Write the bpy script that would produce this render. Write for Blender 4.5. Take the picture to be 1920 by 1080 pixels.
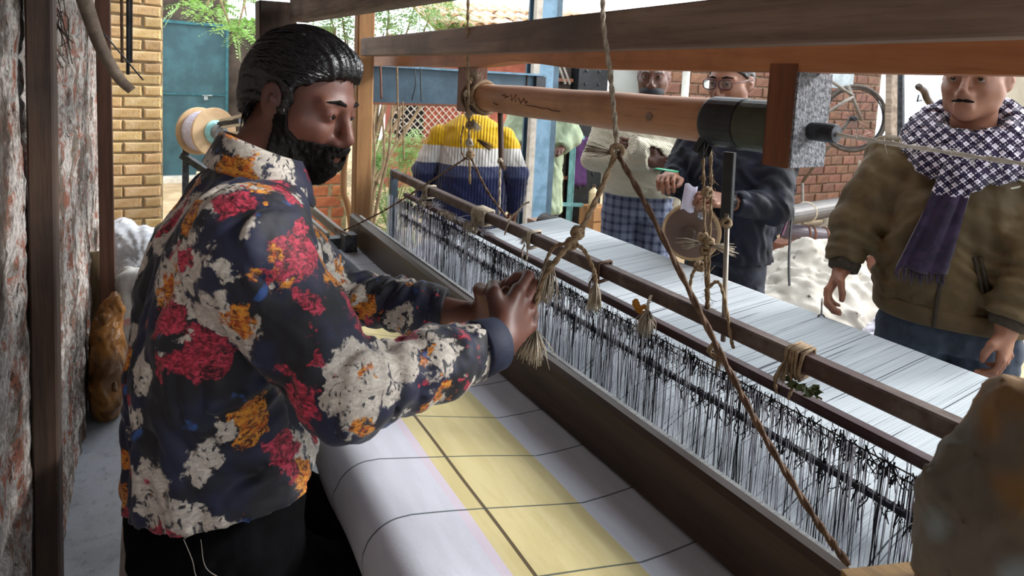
import bpy, math, random
import numpy as np
from mathutils import Vector, Matrix

for _o in list(bpy.data.objects):
    bpy.data.objects.remove(_o)
scene = bpy.context.scene
COL = scene.collection
random.seed(7)
rng = np.random.default_rng(7)
R = math.radians

# ---------------------------------------------------------------- camera
# world axes: X runs across the loom away from the weaver, Y along the loom, Z up
cam_d = bpy.data.cameras.new('camera')
cam = bpy.data.objects.new('camera', cam_d)
COL.objects.link(cam)
YAW, PIT, ROL = 0.5330, 0.0920, 0.0515
_f = Vector((math.sin(YAW) * math.cos(PIT), math.cos(YAW) * math.cos(PIT), -math.sin(PIT)))
_r = Vector((math.cos(YAW), -math.sin(YAW), 0))
_u = _r.cross(_f)
_r2 = math.cos(ROL) * _r + math.sin(ROL) * _u
_u2 = -math.sin(ROL) * _r + math.cos(ROL) * _u
_m = Matrix((_r2, _u2, -_f)).transposed().to_4x4()
_m.translation = Vector((0, 0, 1.5))
cam.matrix_world = _m
cam_d.sensor_width = 36
cam_d.lens = 1166.0 / 1920 * 36
cam_d.shift_y = -280 / 1920
cam_d.clip_start = 0.02
cam_d.dof.use_dof = True
cam_d.dof.focus_distance = 1.35
cam_d.dof.aperture_fstop = 9.0
scene.camera = cam

# ---------------------------------------------------------------- sky, sun, exposure
world = bpy.data.worlds.new('sky')
scene.world = world
world.use_nodes = True
wn = world.node_tree
wn.nodes.clear()
w_out = wn.nodes.new('ShaderNodeOutputWorld')
w_bg = wn.nodes.new('ShaderNodeBackground')
w_bg.inputs['Color'].default_value = (0.90, 0.95, 1.0, 1)
w_bg.inputs['Strength'].default_value = 2.25
wn.links.new(w_bg.outputs[0], w_out.inputs[0])
sun_d = bpy.data.lights.new('sun', 'SUN')
sun_d.energy = 3.4
sun_d.angle = R(12)
sun_d.color = (1.0, 0.98, 0.96)
sun = bpy.data.objects.new('sun', sun_d)
COL.objects.link(sun)
SUN_FROM = Vector((0.90, -0.30, 0.50))
sun.rotation_euler = SUN_FROM.to_track_quat('Z', 'Y').to_euler()
scene.view_settings.view_transform = 'Standard'
scene.view_settings.look = 'None'
scene.view_settings.exposure = 0.45
scene.view_settings.gamma = 1.0
scene.view_settings.use_curve_mapping = False

# ---------------------------------------------------------------- helpers: objects
def tag(o, label=None, cat=None, group=None, kind=None):
    if label: o['label'] = label
    if cat: o['category'] = cat
    if group: o['group'] = group
    if kind: o['kind'] = kind
    return o

def thing(name, label, cat, loc=(0, 0, 0), group=None):
    o = bpy.data.objects.new(name, None)
    COL.objects.link(o)
    o.location = loc
    o.empty_display_size = 0.05
    return tag(o, label, cat, group)

def link(name, me, mat=None, parent=None, loc=None):
    """mesh given in world coordinates; parent is an unrotated empty / mesh"""
    o = bpy.data.objects.new(name, me)
    COL.objects.link(o)
    if mat is not None:
        for m in (mat if isinstance(mat, (list, tuple)) else [mat]):
            me.materials.append(m)
    if loc is not None:
        o.location = loc
    if parent is not None:
        o.parent = parent
        p = Vector((0, 0, 0)); q = parent
        while q is not None:
            p += q.location; q = q.parent
        o.location = o.location - p
    return o

class MB:
    """collects simple shapes and links them as one mesh object"""
    def __init__(s): s.v = []; s.f = []; s.sm = []
    def add(s, v, f, smooth=False):
        n = len(s.v); s.v += [tuple(p) for p in v]
        s.f += [tuple(i + n for i in q) for q in f]; s.sm += [smooth] * len(f); return s
    def hexa(s, c8): # bottom 4 ccw, top 4
        return s.add(c8, [(0, 3, 2, 1), (4, 5, 6, 7), (0, 1, 5, 4), (1, 2, 6, 5), (2, 3, 7, 6), (3, 0, 4, 7)])
    def box(s, lo, hi):
        a, b = lo, hi
        return s.hexa([(a[0], a[1], a[2]), (b[0], a[1], a[2]), (b[0], b[1], a[2]), (a[0], b[1], a[2]),
                       (a[0], a[1], b[2]), (b[0], a[1], b[2]), (b[0], b[1], b[2]), (a[0], b[1], b[2])])
    def bar(s, p, q, w, h, up=(0, 0, 1), n=1, bow=(0, 0, 0), cham=0.0, taper=1.0):
        """rectangular bar from p to q, w sideways, h along up; optional bow and chamfer"""
        p, q = Vector(p), Vector(q); d = (q - p).normalized(); up = Vector(up)
        l = d.cross(up).normalized(); u = l.cross(d)
        c = cham
        prof = [(-w/2+c, -h/2), (w/2-c, -h/2), (w/2, -h/2+c), (w/2, h/2-c), (w/2-c, h/2), (-w/2+c, h/2), (-w/2, h/2-c), (-w/2, -h/2+c)] if c > 0 else \
               [(-w/2, -h/2), (w/2, -h/2), (w/2, h/2), (-w/2, h/2)]
        k = len(prof); v = []; f = []
        for i in range(n + 1):
            t = i / n; o = p.lerp(q, t) + Vector(bow) * (4 * t * (1 - t)); sc = 1 + (taper - 1) * t
            v += [o + l * a * sc + u * b * sc for a, b in prof]
        for i in range(n):
            for j in range(k):
                f.append((i*k+j, i*k+(j+1) % k, (i+1)*k+(j+1) % k, (i+1)*k+j))
        f.append(tuple(range(k))[::-1]); f.append(tuple(n*k+j for j in range(k)))
        return s.add(v, f)
    def tube(s, pts, r, seg=8, cap=True, closed=False):
        pts = [Vector(p) for p in pts]; n = len(pts)
        rr = r if isinstance(r, (list, tuple)) else [r] * n
        v = []; f = []; ref = None
        for i, p in enumerate(pts):
            if closed: d = pts[(i+1) % n] - pts[i-1]
            else: d = pts[min(i+1, n-1)] - pts[max(i-1, 0)]
            d.normalize()
            if ref is None:
                ref = d.orthogonal().normalized()
            ref = (ref - d * ref.dot(d))
            if ref.length < 1e-6: ref = d.orthogonal()
            ref.normalize(); b = d.cross(ref)
            for j in range(seg):
                a = 2 * math.pi * j / seg
                v.append(p + (ref * math.cos(a) + b * math.sin(a)) * rr[i])
        m = n if closed else n - 1
        for i in range(m):
            for j in range(seg):
                i2 = (i + 1) % n
                f.append((i*seg+j, i*seg+(j+1) % seg, i2*seg+(j+1) % seg, i2*seg+j))
        if cap and not closed:
            f.append(tuple(range(seg))[::-1]); f.append(tuple((n-1)*seg+j for j in range(seg)))
        return s.add(v, f, True)
    def lathe(s, prof, o=(0, 0, 0), ax=(0, 0, 1), seg=24):
        """prof: list of (radius, height along ax)"""
        o = Vector(o); ax = Vector(ax).normalized(); a = ax.orthogonal().normalized(); b = ax.cross(a)
        v = []; f = []
        for r, h in prof:
            for j in range(seg):
                t = 2 * math.pi * j / seg
                v.append(o + ax * h + (a * math.cos(t) + b * math.sin(t)) * r)
        for i in range(len(prof) - 1):
            for j in range(seg):
                f.append((i*seg+j, i*seg+(j+1) % seg, (i+1)*seg+(j+1) % seg, (i+1)*seg+j))
        f.append(tuple(range(seg))[::-1]); f.append(tuple((len(prof)-1)*seg+j for j in range(seg)))
        return s.add(v, f, False)
    def mesh(s, name):
        me = bpy.data.meshes.new(name); me.from_pydata([tuple(p) for p in s.v], [], s.f)
        if any(s.sm): me.polygons.foreach_set('use_smooth', s.sm)
        me.update(); return me
    def build(s, name, mat=None, parent=None, loc=None): return link(name, s.mesh(name), mat, parent, loc)

def np_mesh(name, v, f, smooth=True):
    me = bpy.data.meshes.new(name)
    v = np.asarray(v, np.float32); f = np.asarray(f, np.int32); k = f.shape[1]
    me.vertices.add(len(v)); me.vertices.foreach_set('co', v.ravel())
    me.loops.add(f.size); me.loops.foreach_set('vertex_index', f.ravel())
    me.polygons.add(len(f)); me.polygons.foreach_set('loop_start', np.arange(len(f), dtype=np.int32) * k)
    me.update(calc_edges=True)
    if smooth: me.polygons.foreach_set('use_smooth', np.ones(len(f), bool))
    me.validate(); return me

def curve_pts(pts, n=8):
    """Catmull-Rom through pts"""
    P = [Vector(p) for p in pts]; P = [P[0] * 2 - P[1]] + P + [P[-1] * 2 - P[-2]]; out = []
    for i in range(1, len(P) - 2):
        for k in range(n):
            t = k / n; a, b, c, d = P[i-1], P[i], P[i+1], P[i+2]
            out.append(0.5 * ((2*b) + (c-a)*t + (2*a-5*b+4*c-d)*t*t + (3*b-a-3*c+d)*t**3))
    out.append(P[-2]); return out

# ---------------------------------------------------------------- helpers: materials
def lin(h):
    if not isinstance(h, str): return h
    h = h.lstrip('#'); c = [int(h[i:i+2], 16) / 255 for i in (0, 2, 4)]
    return tuple(x / 12.92 if x <= 0.04045 else ((x + 0.055) / 1.055) ** 2.4 for x in c)

class NT:
    """tiny node-tree builder"""
    def __init__(s, name):
        s.m = bpy.data.materials.new(name); s.m.use_nodes = True; s.t = s.m.node_tree; s.t.nodes.clear()
        s.out = s.n('ShaderNodeOutputMaterial'); s.p = s.n('ShaderNodeBsdfPrincipled')
        s.l(s.p.outputs[0], s.out.inputs[0]); s.tc = None
    def n(s, t, **k):
        x = s.t.nodes.new(t)
        for a, b in k.items(): setattr(x, a, b)
        return x
    def l(s, a, b): s.t.links.new(a, b)
    def put(s, sock, val):
        if hasattr(val, 'is_output'): s.l(val, sock)
        elif isinstance(val, (tuple, list, str)) and sock.type == 'RGBA':
            c = lin(val); sock.default_value = (c[0], c[1], c[2], 1)
        else: sock.default_value = val
    def obj(s):
        if s.tc is None: s.tc = s.n('ShaderNodeTexCoord').outputs['Object']
        return s.tc
    def mapv(s, scale=(1, 1, 1), loc=(0, 0, 0), rot=(0, 0, 0), v=None):
        x = s.n('ShaderNodeMapping'); s.l(v or s.obj(), x.inputs[0])
        x.inputs['Scale'].default_value = scale; x.inputs['Location'].default_value = loc; x.inputs['Rotation'].default_value = rot
        return x.outputs[0]
    def noise(s, scale, v=None, detail=4, rough=.55, dist=0.0, col=False):
        x = s.n('ShaderNodeTexNoise'); s.l(v or s.obj(), x.inputs['Vector'])
        x.inputs['Scale'].default_value = scale; x.inputs['Detail'].default_value = detail
        x.inputs['Roughness'].default_value = rough; x.inputs['Distortion'].default_value = dist
        return x.outputs[1 if col else 0]
    def vor(s, scale, v=None, feat='F1', rand=1.0):
        x = s.n('ShaderNodeTexVoronoi', feature=feat); s.l(v or s.obj(), x.inputs['Vector'])
        x.inputs['Scale'].default_value = scale; x.inputs['Randomness'].default_value = rand
        return x
    def math(s, op, a, b=0.0, c=0.0, clamp=False):
        x = s.n('ShaderNodeMath', operation=op); x.use_clamp = clamp
        for i, q in enumerate((a, b, c)): s.put(x.inputs[i], q)
        return x.outputs[0]
    def ramp(s, fac, stops, interp='LINEAR'):
        x = s.n('ShaderNodeValToRGB'); s.l(fac, x.inputs[0]); e = x.color_ramp; e.interpolation = interp
        while len(e.elements) < len(stops): e.elements.new(.5)
        for q, (p, c) in zip(e.elements, stops):
            c = lin(c) if not isinstance(c, (int, float)) else (c, c, c); q.position = p; q.color = (c[0], c[1], c[2], 1)
        return x.outputs[0]
    def step(s, v, a, b):
        x = s.n('ShaderNodeMapRange'); x.interpolation_type = 'SMOOTHSTEP'
        s.put(x.inputs[0], v); x.inputs[1].default_value = a; x.inputs[2].default_value = b
        return x.outputs[0]
    def mix(s, f, a, b, mode='MIX'):
        x = s.n('ShaderNodeMix', data_type='RGBA', blend_type=mode)
        s.put(x.inputs[0], f); s.put(x.inputs[6], a); s.put(x.inputs[7], b); return x.outputs[2]
    def sep(s, v=None):
        x = s.n('ShaderNodeSeparateXYZ'); s.l(v or s.obj(), x.inputs[0]); return x.outputs
    def comb(s, x_, y_, z_):
        x = s.n('ShaderNodeCombineXYZ')
        for i, q in enumerate((x_, y_, z_)): s.put(x.inputs[i], q)
        return x.outputs[0]
    def bump(s, h, strength=.3, dist=.01):
        x = s.n('ShaderNodeBump'); s.l(h, x.inputs['Height']); x.inputs['Strength'].default_value = strength
        x.inputs['Distance'].default_value = dist; s.l(x.outputs[0], s.p.inputs['Normal'])
    def fin(s, col, rough=.7, metal=0.0, spec=.5, **k):
        s.put(s.p.inputs['Base Color'], col); s.put(s.p.inputs['Roughness'], rough); s.put(s.p.inputs['Metallic'], metal)
        s.p.inputs['Specular IOR Level'].default_value = spec
        for a, b in k.items(): s.put(s.p.inputs[a.replace('_', ' ')], b)
        return s.m

def simple(name, a, b=None, rough=.75, scale=12, bump=.2, bscale=80, metal=0.0, stretch=(1, 1, 1), rand=0.0, spec=.4, dist=.004, lo=.35, hi=.65):
    """two-tone noisy material, optionally varying from object to object"""
    t = NT(name); v = t.mapv(stretch)
    if b is None: b = tuple(x * .72 for x in lin(a))
    c = t.mix(t.step(t.noise(scale, v, 5, .6), lo, hi), a, b)
    if rand:
        oi = t.n('ShaderNodeObjectInfo').outputs['Random']
        hs = t.n('ShaderNodeHueSaturation'); t.l(c, hs.inputs['Color'])
        t.put(hs.inputs['Value'], t.math('MULTIPLY_ADD', oi, rand, 1 - rand / 2))
        t.put(hs.inputs['Hue'], t.math('MULTIPLY_ADD', t.math('FRACT', t.math('MULTIPLY', oi, 7.3)), rand * .05, .5 - rand * .025))
        c = hs.outputs[0]
    if bump: t.bump(t.noise(bscale, v, 3), bump, dist)
    return t.fin(c, rough, metal, spec)

def wood(name, a, b, axis=1, rough=.65, scale=9, bump=.25, grime=None, gscale=3.0):
    st = [1, 1, 1]; st[axis] = .07
    t = NT(name); v = t.mapv(tuple(st))
    g = t.noise(scale * 3.2, v, 6, .65, .4); c = t.mix(t.step(g, .3, .7), a, b)
    fine = t.noise(scale * 22, v, 3)
    c = t.mix(t.math('MULTIPLY', t.step(fine, .55, .8), .45), c, tuple(x * .45 for x in lin(b)))
    if grime: c = t.mix(t.math('MULTIPLY', t.step(t.noise(gscale, None, 5, .6), .45, .7), .75), c, grime)
    t.bump(fine, bump, .003)
    return t.fin(c, rough, 0, .35)
# ---------------------------------------------------------------- helpers: smooth solids (signed distance + surface nets)
class SDF:
    def __init__(s, lo, hi, h):
        s.h = h; s.lo = np.array(lo, np.float32)
        s.n = np.ceil((np.array(hi) - s.lo) / h).astype(int) + 1
        s.d = np.full(s.n, 0.25, np.float32)
    def _sub(s, lo, hi):
        a = np.clip(np.floor((np.asarray(lo) - s.lo) / s.h).astype(int), 0, s.n)
        b = np.clip(np.ceil((np.asarray(hi) - s.lo) / s.h).astype(int) + 1, 0, s.n)
        if np.any(b <= a): return None
        sl = tuple(slice(i, j) for i, j in zip(a, b))
        g = [(s.lo[k] + s.h * np.arange(a[k], b[k], dtype=np.float32)) for k in range(3)]
        return sl, g[0][:, None, None], g[1][None, :, None], g[2][None, None, :]
    def _mix(s, sl, d, k, op):
        o = s.d[sl]; d = d.astype(np.float32)
        if op == 'add':
            if k > 0:
                h = np.maximum(k - np.abs(o - d), 0) / k; s.d[sl] = np.minimum(o, d) - h * h * k * .25
            else: s.d[sl] = np.minimum(o, d)
        elif op == 'sub':
            d = -d
            if k > 0:
                h = np.maximum(k - np.abs(o - d), 0) / k; s.d[sl] = np.maximum(o, d) + h * h * k * .25
            else: s.d[sl] = np.maximum(o, d)
        elif op == 'and': s.d[sl] = np.maximum(o, d)
    def cone(s, a, b, ra, rb, k=.02, op='add', flat=None):
        """round cone a->b; flat=(dir, factor) squashes the section along dir"""
        a = np.array(a, float); b = np.array(b, float); m = max(ra, rb) * (1.6 if flat else 1) + k + 3 * s.h
        w = s._sub(np.minimum(a, b) - m, np.maximum(a, b) + m)
        if w is None: return s
        sl, x, y, z = w; ab = b - a; L = ab @ ab + 1e-12
        px, py, pz = x - a[0], y - a[1], z - a[2]
        t = np.clip((px * ab[0] + py * ab[1] + pz * ab[2]) / L, 0, 1)
        px, py, pz = px - t * ab[0], py - t * ab[1], pz - t * ab[2]
        q = px * px + py * py + pz * pz
        if flat:
            e = np.array(flat[0], float); e /= np.linalg.norm(e); c = px * e[0] + py * e[1] + pz * e[2]
            q = q + c * c * (flat[1] ** 2 - 1)
        d = np.sqrt(q) - (ra + (rb - ra) * t)
        if flat and flat[1] > 1: d = d / (1 + (flat[1] - 1) * .5)
        s._mix(sl, d, k, op); return s
    def chain(s, pts, rs, k=.02, op='add', flat=None):
        for i in range(len(pts) - 1): s.cone(pts[i], pts[i+1], rs[i], rs[i+1], k, op, flat)
        return s
    def ell(s, c, r, ax=None, k=.02, op='add'):
        """ellipsoid, ax = 3 rows of local axes"""
        c = np.array(c, float); r = np.array(r, float); m = r.max() + k + 3 * s.h
        w = s._sub(c - m, c + m)
        if w is None: return s
        sl, x, y, z = w; A = np.eye(3) if ax is None else np.array(ax, float)
        x, y, z = x - c[0], y - c[1], z - c[2]
        q = [(x * A[i, 0] + y * A[i, 1] + z * A[i, 2]) for i in range(3)]
        k0 = np.sqrt(sum((q[i] / r[i]) ** 2 for i in range(3))); k1 = np.sqrt(sum((q[i] / r[i] ** 2) ** 2 for i in range(3))) + 1e-6
        s._mix(sl, k0 * (k0 - 1) / k1, k, op); return s
    def rings(s, R_, fwd=(1, 0), p=2.3, k=.02, op='add', org=None):
        """torso: list of (z, c_fwd, c_left, r_fwd, r_left) in a frame turned by fwd about org"""
        R_ = sorted(R_); Z = np.array([q[0] for q in R_]); V = np.array([q[1:] for q in R_])
        org = (0, 0) if org is None else org
        ext = np.abs(V[:, :2]).max() + V[:, 2:].max() + .06
        w = s._sub((org[0] - ext, org[1] - ext, Z[0] - .06), (org[0] + ext, org[1] + ext, Z[-1] + .06))
        if w is None: return s
        sl, x, y, z = w; zc = np.clip(z, Z[0], Z[-1])
        cf, cl, rf, rl = [np.interp(zc.ravel(), Z, V[:, i]).reshape(zc.shape).astype(np.float32) for i in range(4)]
        f = np.array(fwd, float); f /= np.linalg.norm(f); l = np.array((-f[1], f[0]))
        X = (x - org[0]) * f[0] + (y - org[1]) * f[1] - cf; Y = (x - org[0]) * l[0] + (y - org[1]) * l[1] - cl
        g = (np.abs(X) / rf) ** p + (np.abs(Y) / rl) ** p
        rad = g ** (1 / p)
        d = (rad - 1) * np.minimum(rf, rl)
        dz = np.abs(z - zc); d = np.where(dz > 0, np.sqrt(np.maximum(d, 0) ** 2 + dz ** 2) + np.minimum(d, 0) * 0, d)
        s._mix(sl, d, k, op); return s
    def half(s, pt, n, where=None):
        """keep the side of the plane that n points away from, optionally only within a ball (centre, radius)"""
        n = np.array(n, float); n /= np.linalg.norm(n)
        if where is None: lo, hi = s.lo, s.lo + s.n * s.h
        else: lo, hi = np.array(where[0]) - where[1], np.array(where[0]) + where[1]
        w = s._sub(lo, hi)
        if w is None: return s
        sl, x, y, z = w; d = (x - pt[0]) * n[0] + (y - pt[1]) * n[1] + (z - pt[2]) * n[2]
        if where is not None:
            c = where[0]; out = (x - c[0]) ** 2 + (y - c[1]) ** 2 + (z - c[2]) ** 2 > where[1] ** 2
            d = np.where(out, -1.0, d)
        s._mix(sl, d, 0, 'and'); return s
    def fold(s, amp, wl, seed=0, stretch=(1, 1, 1), n=7, pts=None):
        """cloth folds / clumps: sum of warped waves added to the distance near the surface"""
        r = np.random.default_rng(seed); idx = np.nonzero(np.abs(s.d) < amp * 3 + 3 * s.h)
        P = np.stack([s.lo[i] + idx[i] * s.h for i in range(3)], 1) * np.array(stretch)
        acc = np.zeros(len(P))
        wv = np.stack([np.sin(P @ (r.normal(size=3) * 4 / wl * .6) + r.uniform(0, 6)) for _ in range(3)], 1) * wl * .35
        for i in range(n):
            d = r.normal(size=3); d /= np.linalg.norm(d); L = wl * r.uniform(.6, 1.7)
            a = np.sin((P + wv) @ d * 2 * np.pi / L + r.uniform(0, 6))
            acc += (1 - 2 * np.abs(a)) if i % 2 else a
        s.d[idx] += (amp * acc / math.sqrt(n)).astype(np.float32); return s
    def pleat(s, a, b, amp, wl, tw=3.0, seed=0):
        """ring folds along a limb a->b"""
        r = np.random.default_rng(seed); a = np.array(a); b = np.array(b); L = np.linalg.norm(b - a); u = (b - a) / L
        w = s._sub(np.minimum(a, b) - .12, np.maximum(a, b) + .12)
        if w is None: return s
        sl, x, y, z = w; t = (x - a[0]) * u[0] + (y - a[1]) * u[1] + (z - a[2]) * u[2]
        q = np.sin(t / wl * 6.28 + tw * np.sin(x * 23 + 1) + tw * np.sin(y * 29) + tw * .7 * np.sin(z * 31 + 2))
        m = np.clip(t / .04, 0, 1) * np.clip((L - t) / .04, 0, 1) * (np.abs(s.d[sl]) < .03)
        s.d[sl] += (amp * q * m).astype(np.float32); return s
    def mesh(s, name):
        f = s.d; ins = f < 0; nx, ny, nz = f.shape
        c = np.zeros((nx-1, ny-1, nz-1), np.uint8)
        for i in (0, 1):
            for j in (0, 1):
                for k in (0, 1): c += ins[i:nx-1+i, j:ny-1+j, k:nz-1+k]
        act = (c > 0) & (c < 8); I, J, K = np.nonzero(act); m = len(I)
        vid = np.full(act.shape, -1, np.int32); vid[I, J, K] = np.arange(m)
        P = np.zeros((m, 3)); W = np.zeros(m)
        cor = [(0,0,0),(1,0,0),(0,1,0),(1,1,0),(0,0,1),(1,0,1),(0,1,1),(1,1,1)]
        val = [f[I+a, J+b, K+d] for a, b, d in cor]
        for p, q in ((0,1),(2,3),(4,5),(6,7),(0,2),(1,3),(4,6),(5,7),(0,4),(1,5),(2,6),(3,7)):
            a, b = val[p], val[q]; x = (a < 0) != (b < 0); t = np.where(x, a / np.where(x, a - b, 1), 0)
            for ax in range(3):
                P[:, ax] += np.where(x, cor[p][ax] + t * (cor[q][ax] - cor[p][ax]), 0)
            W += x
        P = P / W[:, None] + np.stack([I, J, K], 1)
        V = s.lo + P * s.h; F = []
        for ax in range(3):
            a1, a2 = (ax + 1) % 3, (ax + 2) % 3
            sA = [slice(None)] * 3; sB = [slice(None)] * 3
            sA[ax] = slice(0, -1); sB[ax] = slice(1, None)
            A, B = ins[tuple(sA)], ins[tuple(sB)]; x = A != B
            e = np.stack(np.nonzero(x), 1)
            e = e[(e[:, a1] > 0) & (e[:, a2] > 0) & (e[:, a1] < s.n[a1]-1) & (e[:, a2] < s.n[a2]-1)]
            if not len(e): continue
            flip = A[e[:, 0], e[:, 1], e[:, 2]]
            def g(o1, o2):
                q = e.copy(); q[:, a1] += o1; q[:, a2] += o2; return vid[q[:, 0], q[:, 1], q[:, 2]]
            q = np.stack([g(-1, -1), g(0, -1), g(0, 0), g(-1, 0)], 1)
            q[~flip] = q[~flip][:, ::-1]; F.append(q)
        return np_mesh(name, V, np.concatenate(F))

class Frame:
    """local frame (forward, left, up) at an origin, for heads and hands"""
    def __init__(s, o, fwd, up=(0, 0, 1), sc=1.0):
        s.o = np.array(o, float); f = np.array(fwd, float); f /= np.linalg.norm(f)
        u = np.array(up, float); u -= f * (u @ f); u /= np.linalg.norm(u)
        s.f, s.u, s.l = f, u, np.cross(u, f); s.s = sc; s.A = np.stack([s.f, s.l, s.u])
    def __call__(s, a, b, c): return s.o + s.s * (a * s.f + b * s.l + c * s.u)

def put_head(g, H, neck, ear=True):
    """skull, face, nose, brow, lips, ears and neck of a head frame H into solid g"""
    S = H.s; E = lambda c, r, k=.02, op='add': g.ell(H(*c), np.array(r) * S, H.A, k * S, op)
    C = lambda a, b, ra, rb, k=.015, op='add': g.cone(H(*a), H(*b), ra * S, rb * S, k * S, op)
    E((-.010, 0, .030), (.095, .075, .086)); E((.030, 0, -.025), (.062, .060, .084), .03)
    E((.040, 0, -.072), (.048, .048, .038), .03); C((.074, 0, -.098), (.070, 0, -.100), .022, .022, .03)
    for e in (-1, 1):
        C((.040, e*.050, -.030), (.066, e*.036, -.034), .020, .016, .03)
        C((.010, e*.056, -.050), (.030, e*.048, -.085), .016, .016, .03)
        E((.105, e*.033, -.001), (.018, .023, .015), .026, 'sub')
        C((.086, e*.012, .019), (.074, e*.050, .016), .009, .007, .020)
        g.ell(H(.0795, e*.033, -.001), np.array((.0155, .0165, .0135)) * S, H.A, .006 * S)
        g.ell(H(.0950, e*.033, -.0040), np.array((.010, .0145, .0036)) * S, H.A, .003 * S, 'sub')
        C((.104, e*.012, -.050), (.098, e*.014, -.048), .0085, .009, .010)
        if ear:
            A = np.stack([H.f * .9 + H.u * .25 - H.l * e * .25, H.l * e + H.f * .3, H.u])
            A[0] /= np.linalg.norm(A[0]); A[1] -= A[0] * (A[0] @ A[1]); A[1] /= np.linalg.norm(A[1]); A[2] = np.cross(A[0], A[1])
            g.ell(H(-.012, e*.078, -.008), np.array((.020, .009, .032)) * S, A, .008 * S)
            g.ell(H(-.008, e*.088, -.003), np.array((.012, .0085, .020)) * S, A, .004 * S, 'sub'); g.ell(H(-.008, e*.085, -.006), np.array((.005, .005, .010)) * S, A, .004 * S)
    C((.090, 0, .008), (.116, 0, -.038), .0080, .0120, .012)
    C((.096, 0, -.062), (.094, 0, -.066), .012, .012, .02)
    C((.0985, -.018, -.0745), (.0985, .018, -.0745), .0055, .0055, .010); C((.101, -.006, -.0735), (.101, .006, -.0735), .006, .006, .010)
    C((.0965, -.015, -.0860), (.0965, .015, -.0860), .0070, .0070, .010)
    g.cone(H(-.022, 0, -.045), neck, .055 * S, .058 * S, .03 * S)

def put_hand(g, W, K, back, thumb, curl=(1.1, 1.4, .8), sc=1.0, spread=.02, thumb_in=.6, fr=.0088):
    """palm from wrist W to middle knuckle K, back = outward normal of the back, thumb = direction of thumb side"""
    W = np.array(W, float); K = np.array(K, float); a = K - W; a /= np.linalg.norm(a)
    n = np.array(back, float); n -= a * (n @ a); n /= np.linalg.norm(n)
    l = np.cross(n, a); l *= np.sign(l @ np.array(thumb, float))
    off = [.031, .0105, -.0105, -.030]; adv = [-.004, 0, -.004, -.012]; ln = [.90, 1.0, .94, .74]
    K0 = K; kns = []; drs = []
    cur = curl if isinstance(curl[0], (tuple, list)) else [curl] * 4
    g.cone(W - a * .03, W + a * .02, .024 * sc, .025 * sc, .02, flat=(n, 1.35))
    for i in range(4):
        kn = K + (l * off[i] + a * adv[i]) * sc
        g.cone(W + a * .018 + l * off[i] * .45 * sc, kn - n * .006, .017 * sc, .0115 * sc, .009)
        p = kn.copy(); th = 0; dirn = a + l * off[i] * spread / .03
        for j, L in enumerate((.043, .027, .021)):
            th += cur[i][j]; d = dirn * math.cos(th) - n * math.sin(th); d /= np.linalg.norm(d)
            q = p + d * L * ln[i] * sc; r = fr * sc * (1.10 - .10 * j)
            g.cone(p, q, r * 1.06, r * .96, .004); p = q
            if j == 0: kns.append(kn); drs.append(d)
    for i in range(3):                                  # grooves between the fingers
        m0 = (kns[i] + kns[i+1]) / 2; dd = (drs[i] + drs[i+1]) / 2
        g.cone(m0 - a * .012 * sc + n * .016 * sc, m0 + dd * .034 * sc + n * .006, .0030 * sc, .0046 * sc, .006, 'sub'); g.cone(m0 + n * .004, m0 + dd * .040 * sc, .0020 * sc, .0030 * sc, .005, 'sub')
    b = W + a * .022 + l * .026 * sc - n * .008; m = b + (a * .030 + l * .024 - n * .012) * sc
    t = m + (a * .028 + l * .004 * (1 - thumb_in * 3) - n * .020 * thumb_in * 1.6) * sc
    e = t + (a * .020 - l * .014 * thumb_in - n * .014 * thumb_in) * sc
    g.cone(W + a * .02, m, .018 * sc, .0125 * sc, .014); g.cone(m, t, .0118 * sc, .0105 * sc, .005); g.cone(t, e, .0102 * sc, .0086 * sc, .004)
    return dict(a=a, n=n, l=l, thumb_tip=e, K=K)
# ---------------------------------------------------------------- materials of people and cloth
def skin(name, a, b, rough=.5):
    t = NT(name); c = t.mix(t.step(t.noise(9, None, 3), .35, .68), a, b)
    t.bump(t.noise(260, None, 2), .08, .002)
    return t.fin(c, rough, 0, .45, Subsurface_Weight=.06)

def hair_mat(name, a, b, rough=.38, st=(1, 1, 1), spec=.5):
    t = NT(name); v = t.mapv(st); n = t.noise(120, v, 3, .6)
    t.bump(n, .6, .004)
    return t.fin(t.mix(t.step(n, .4, .75), a, b), rough, 0, spec)

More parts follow.
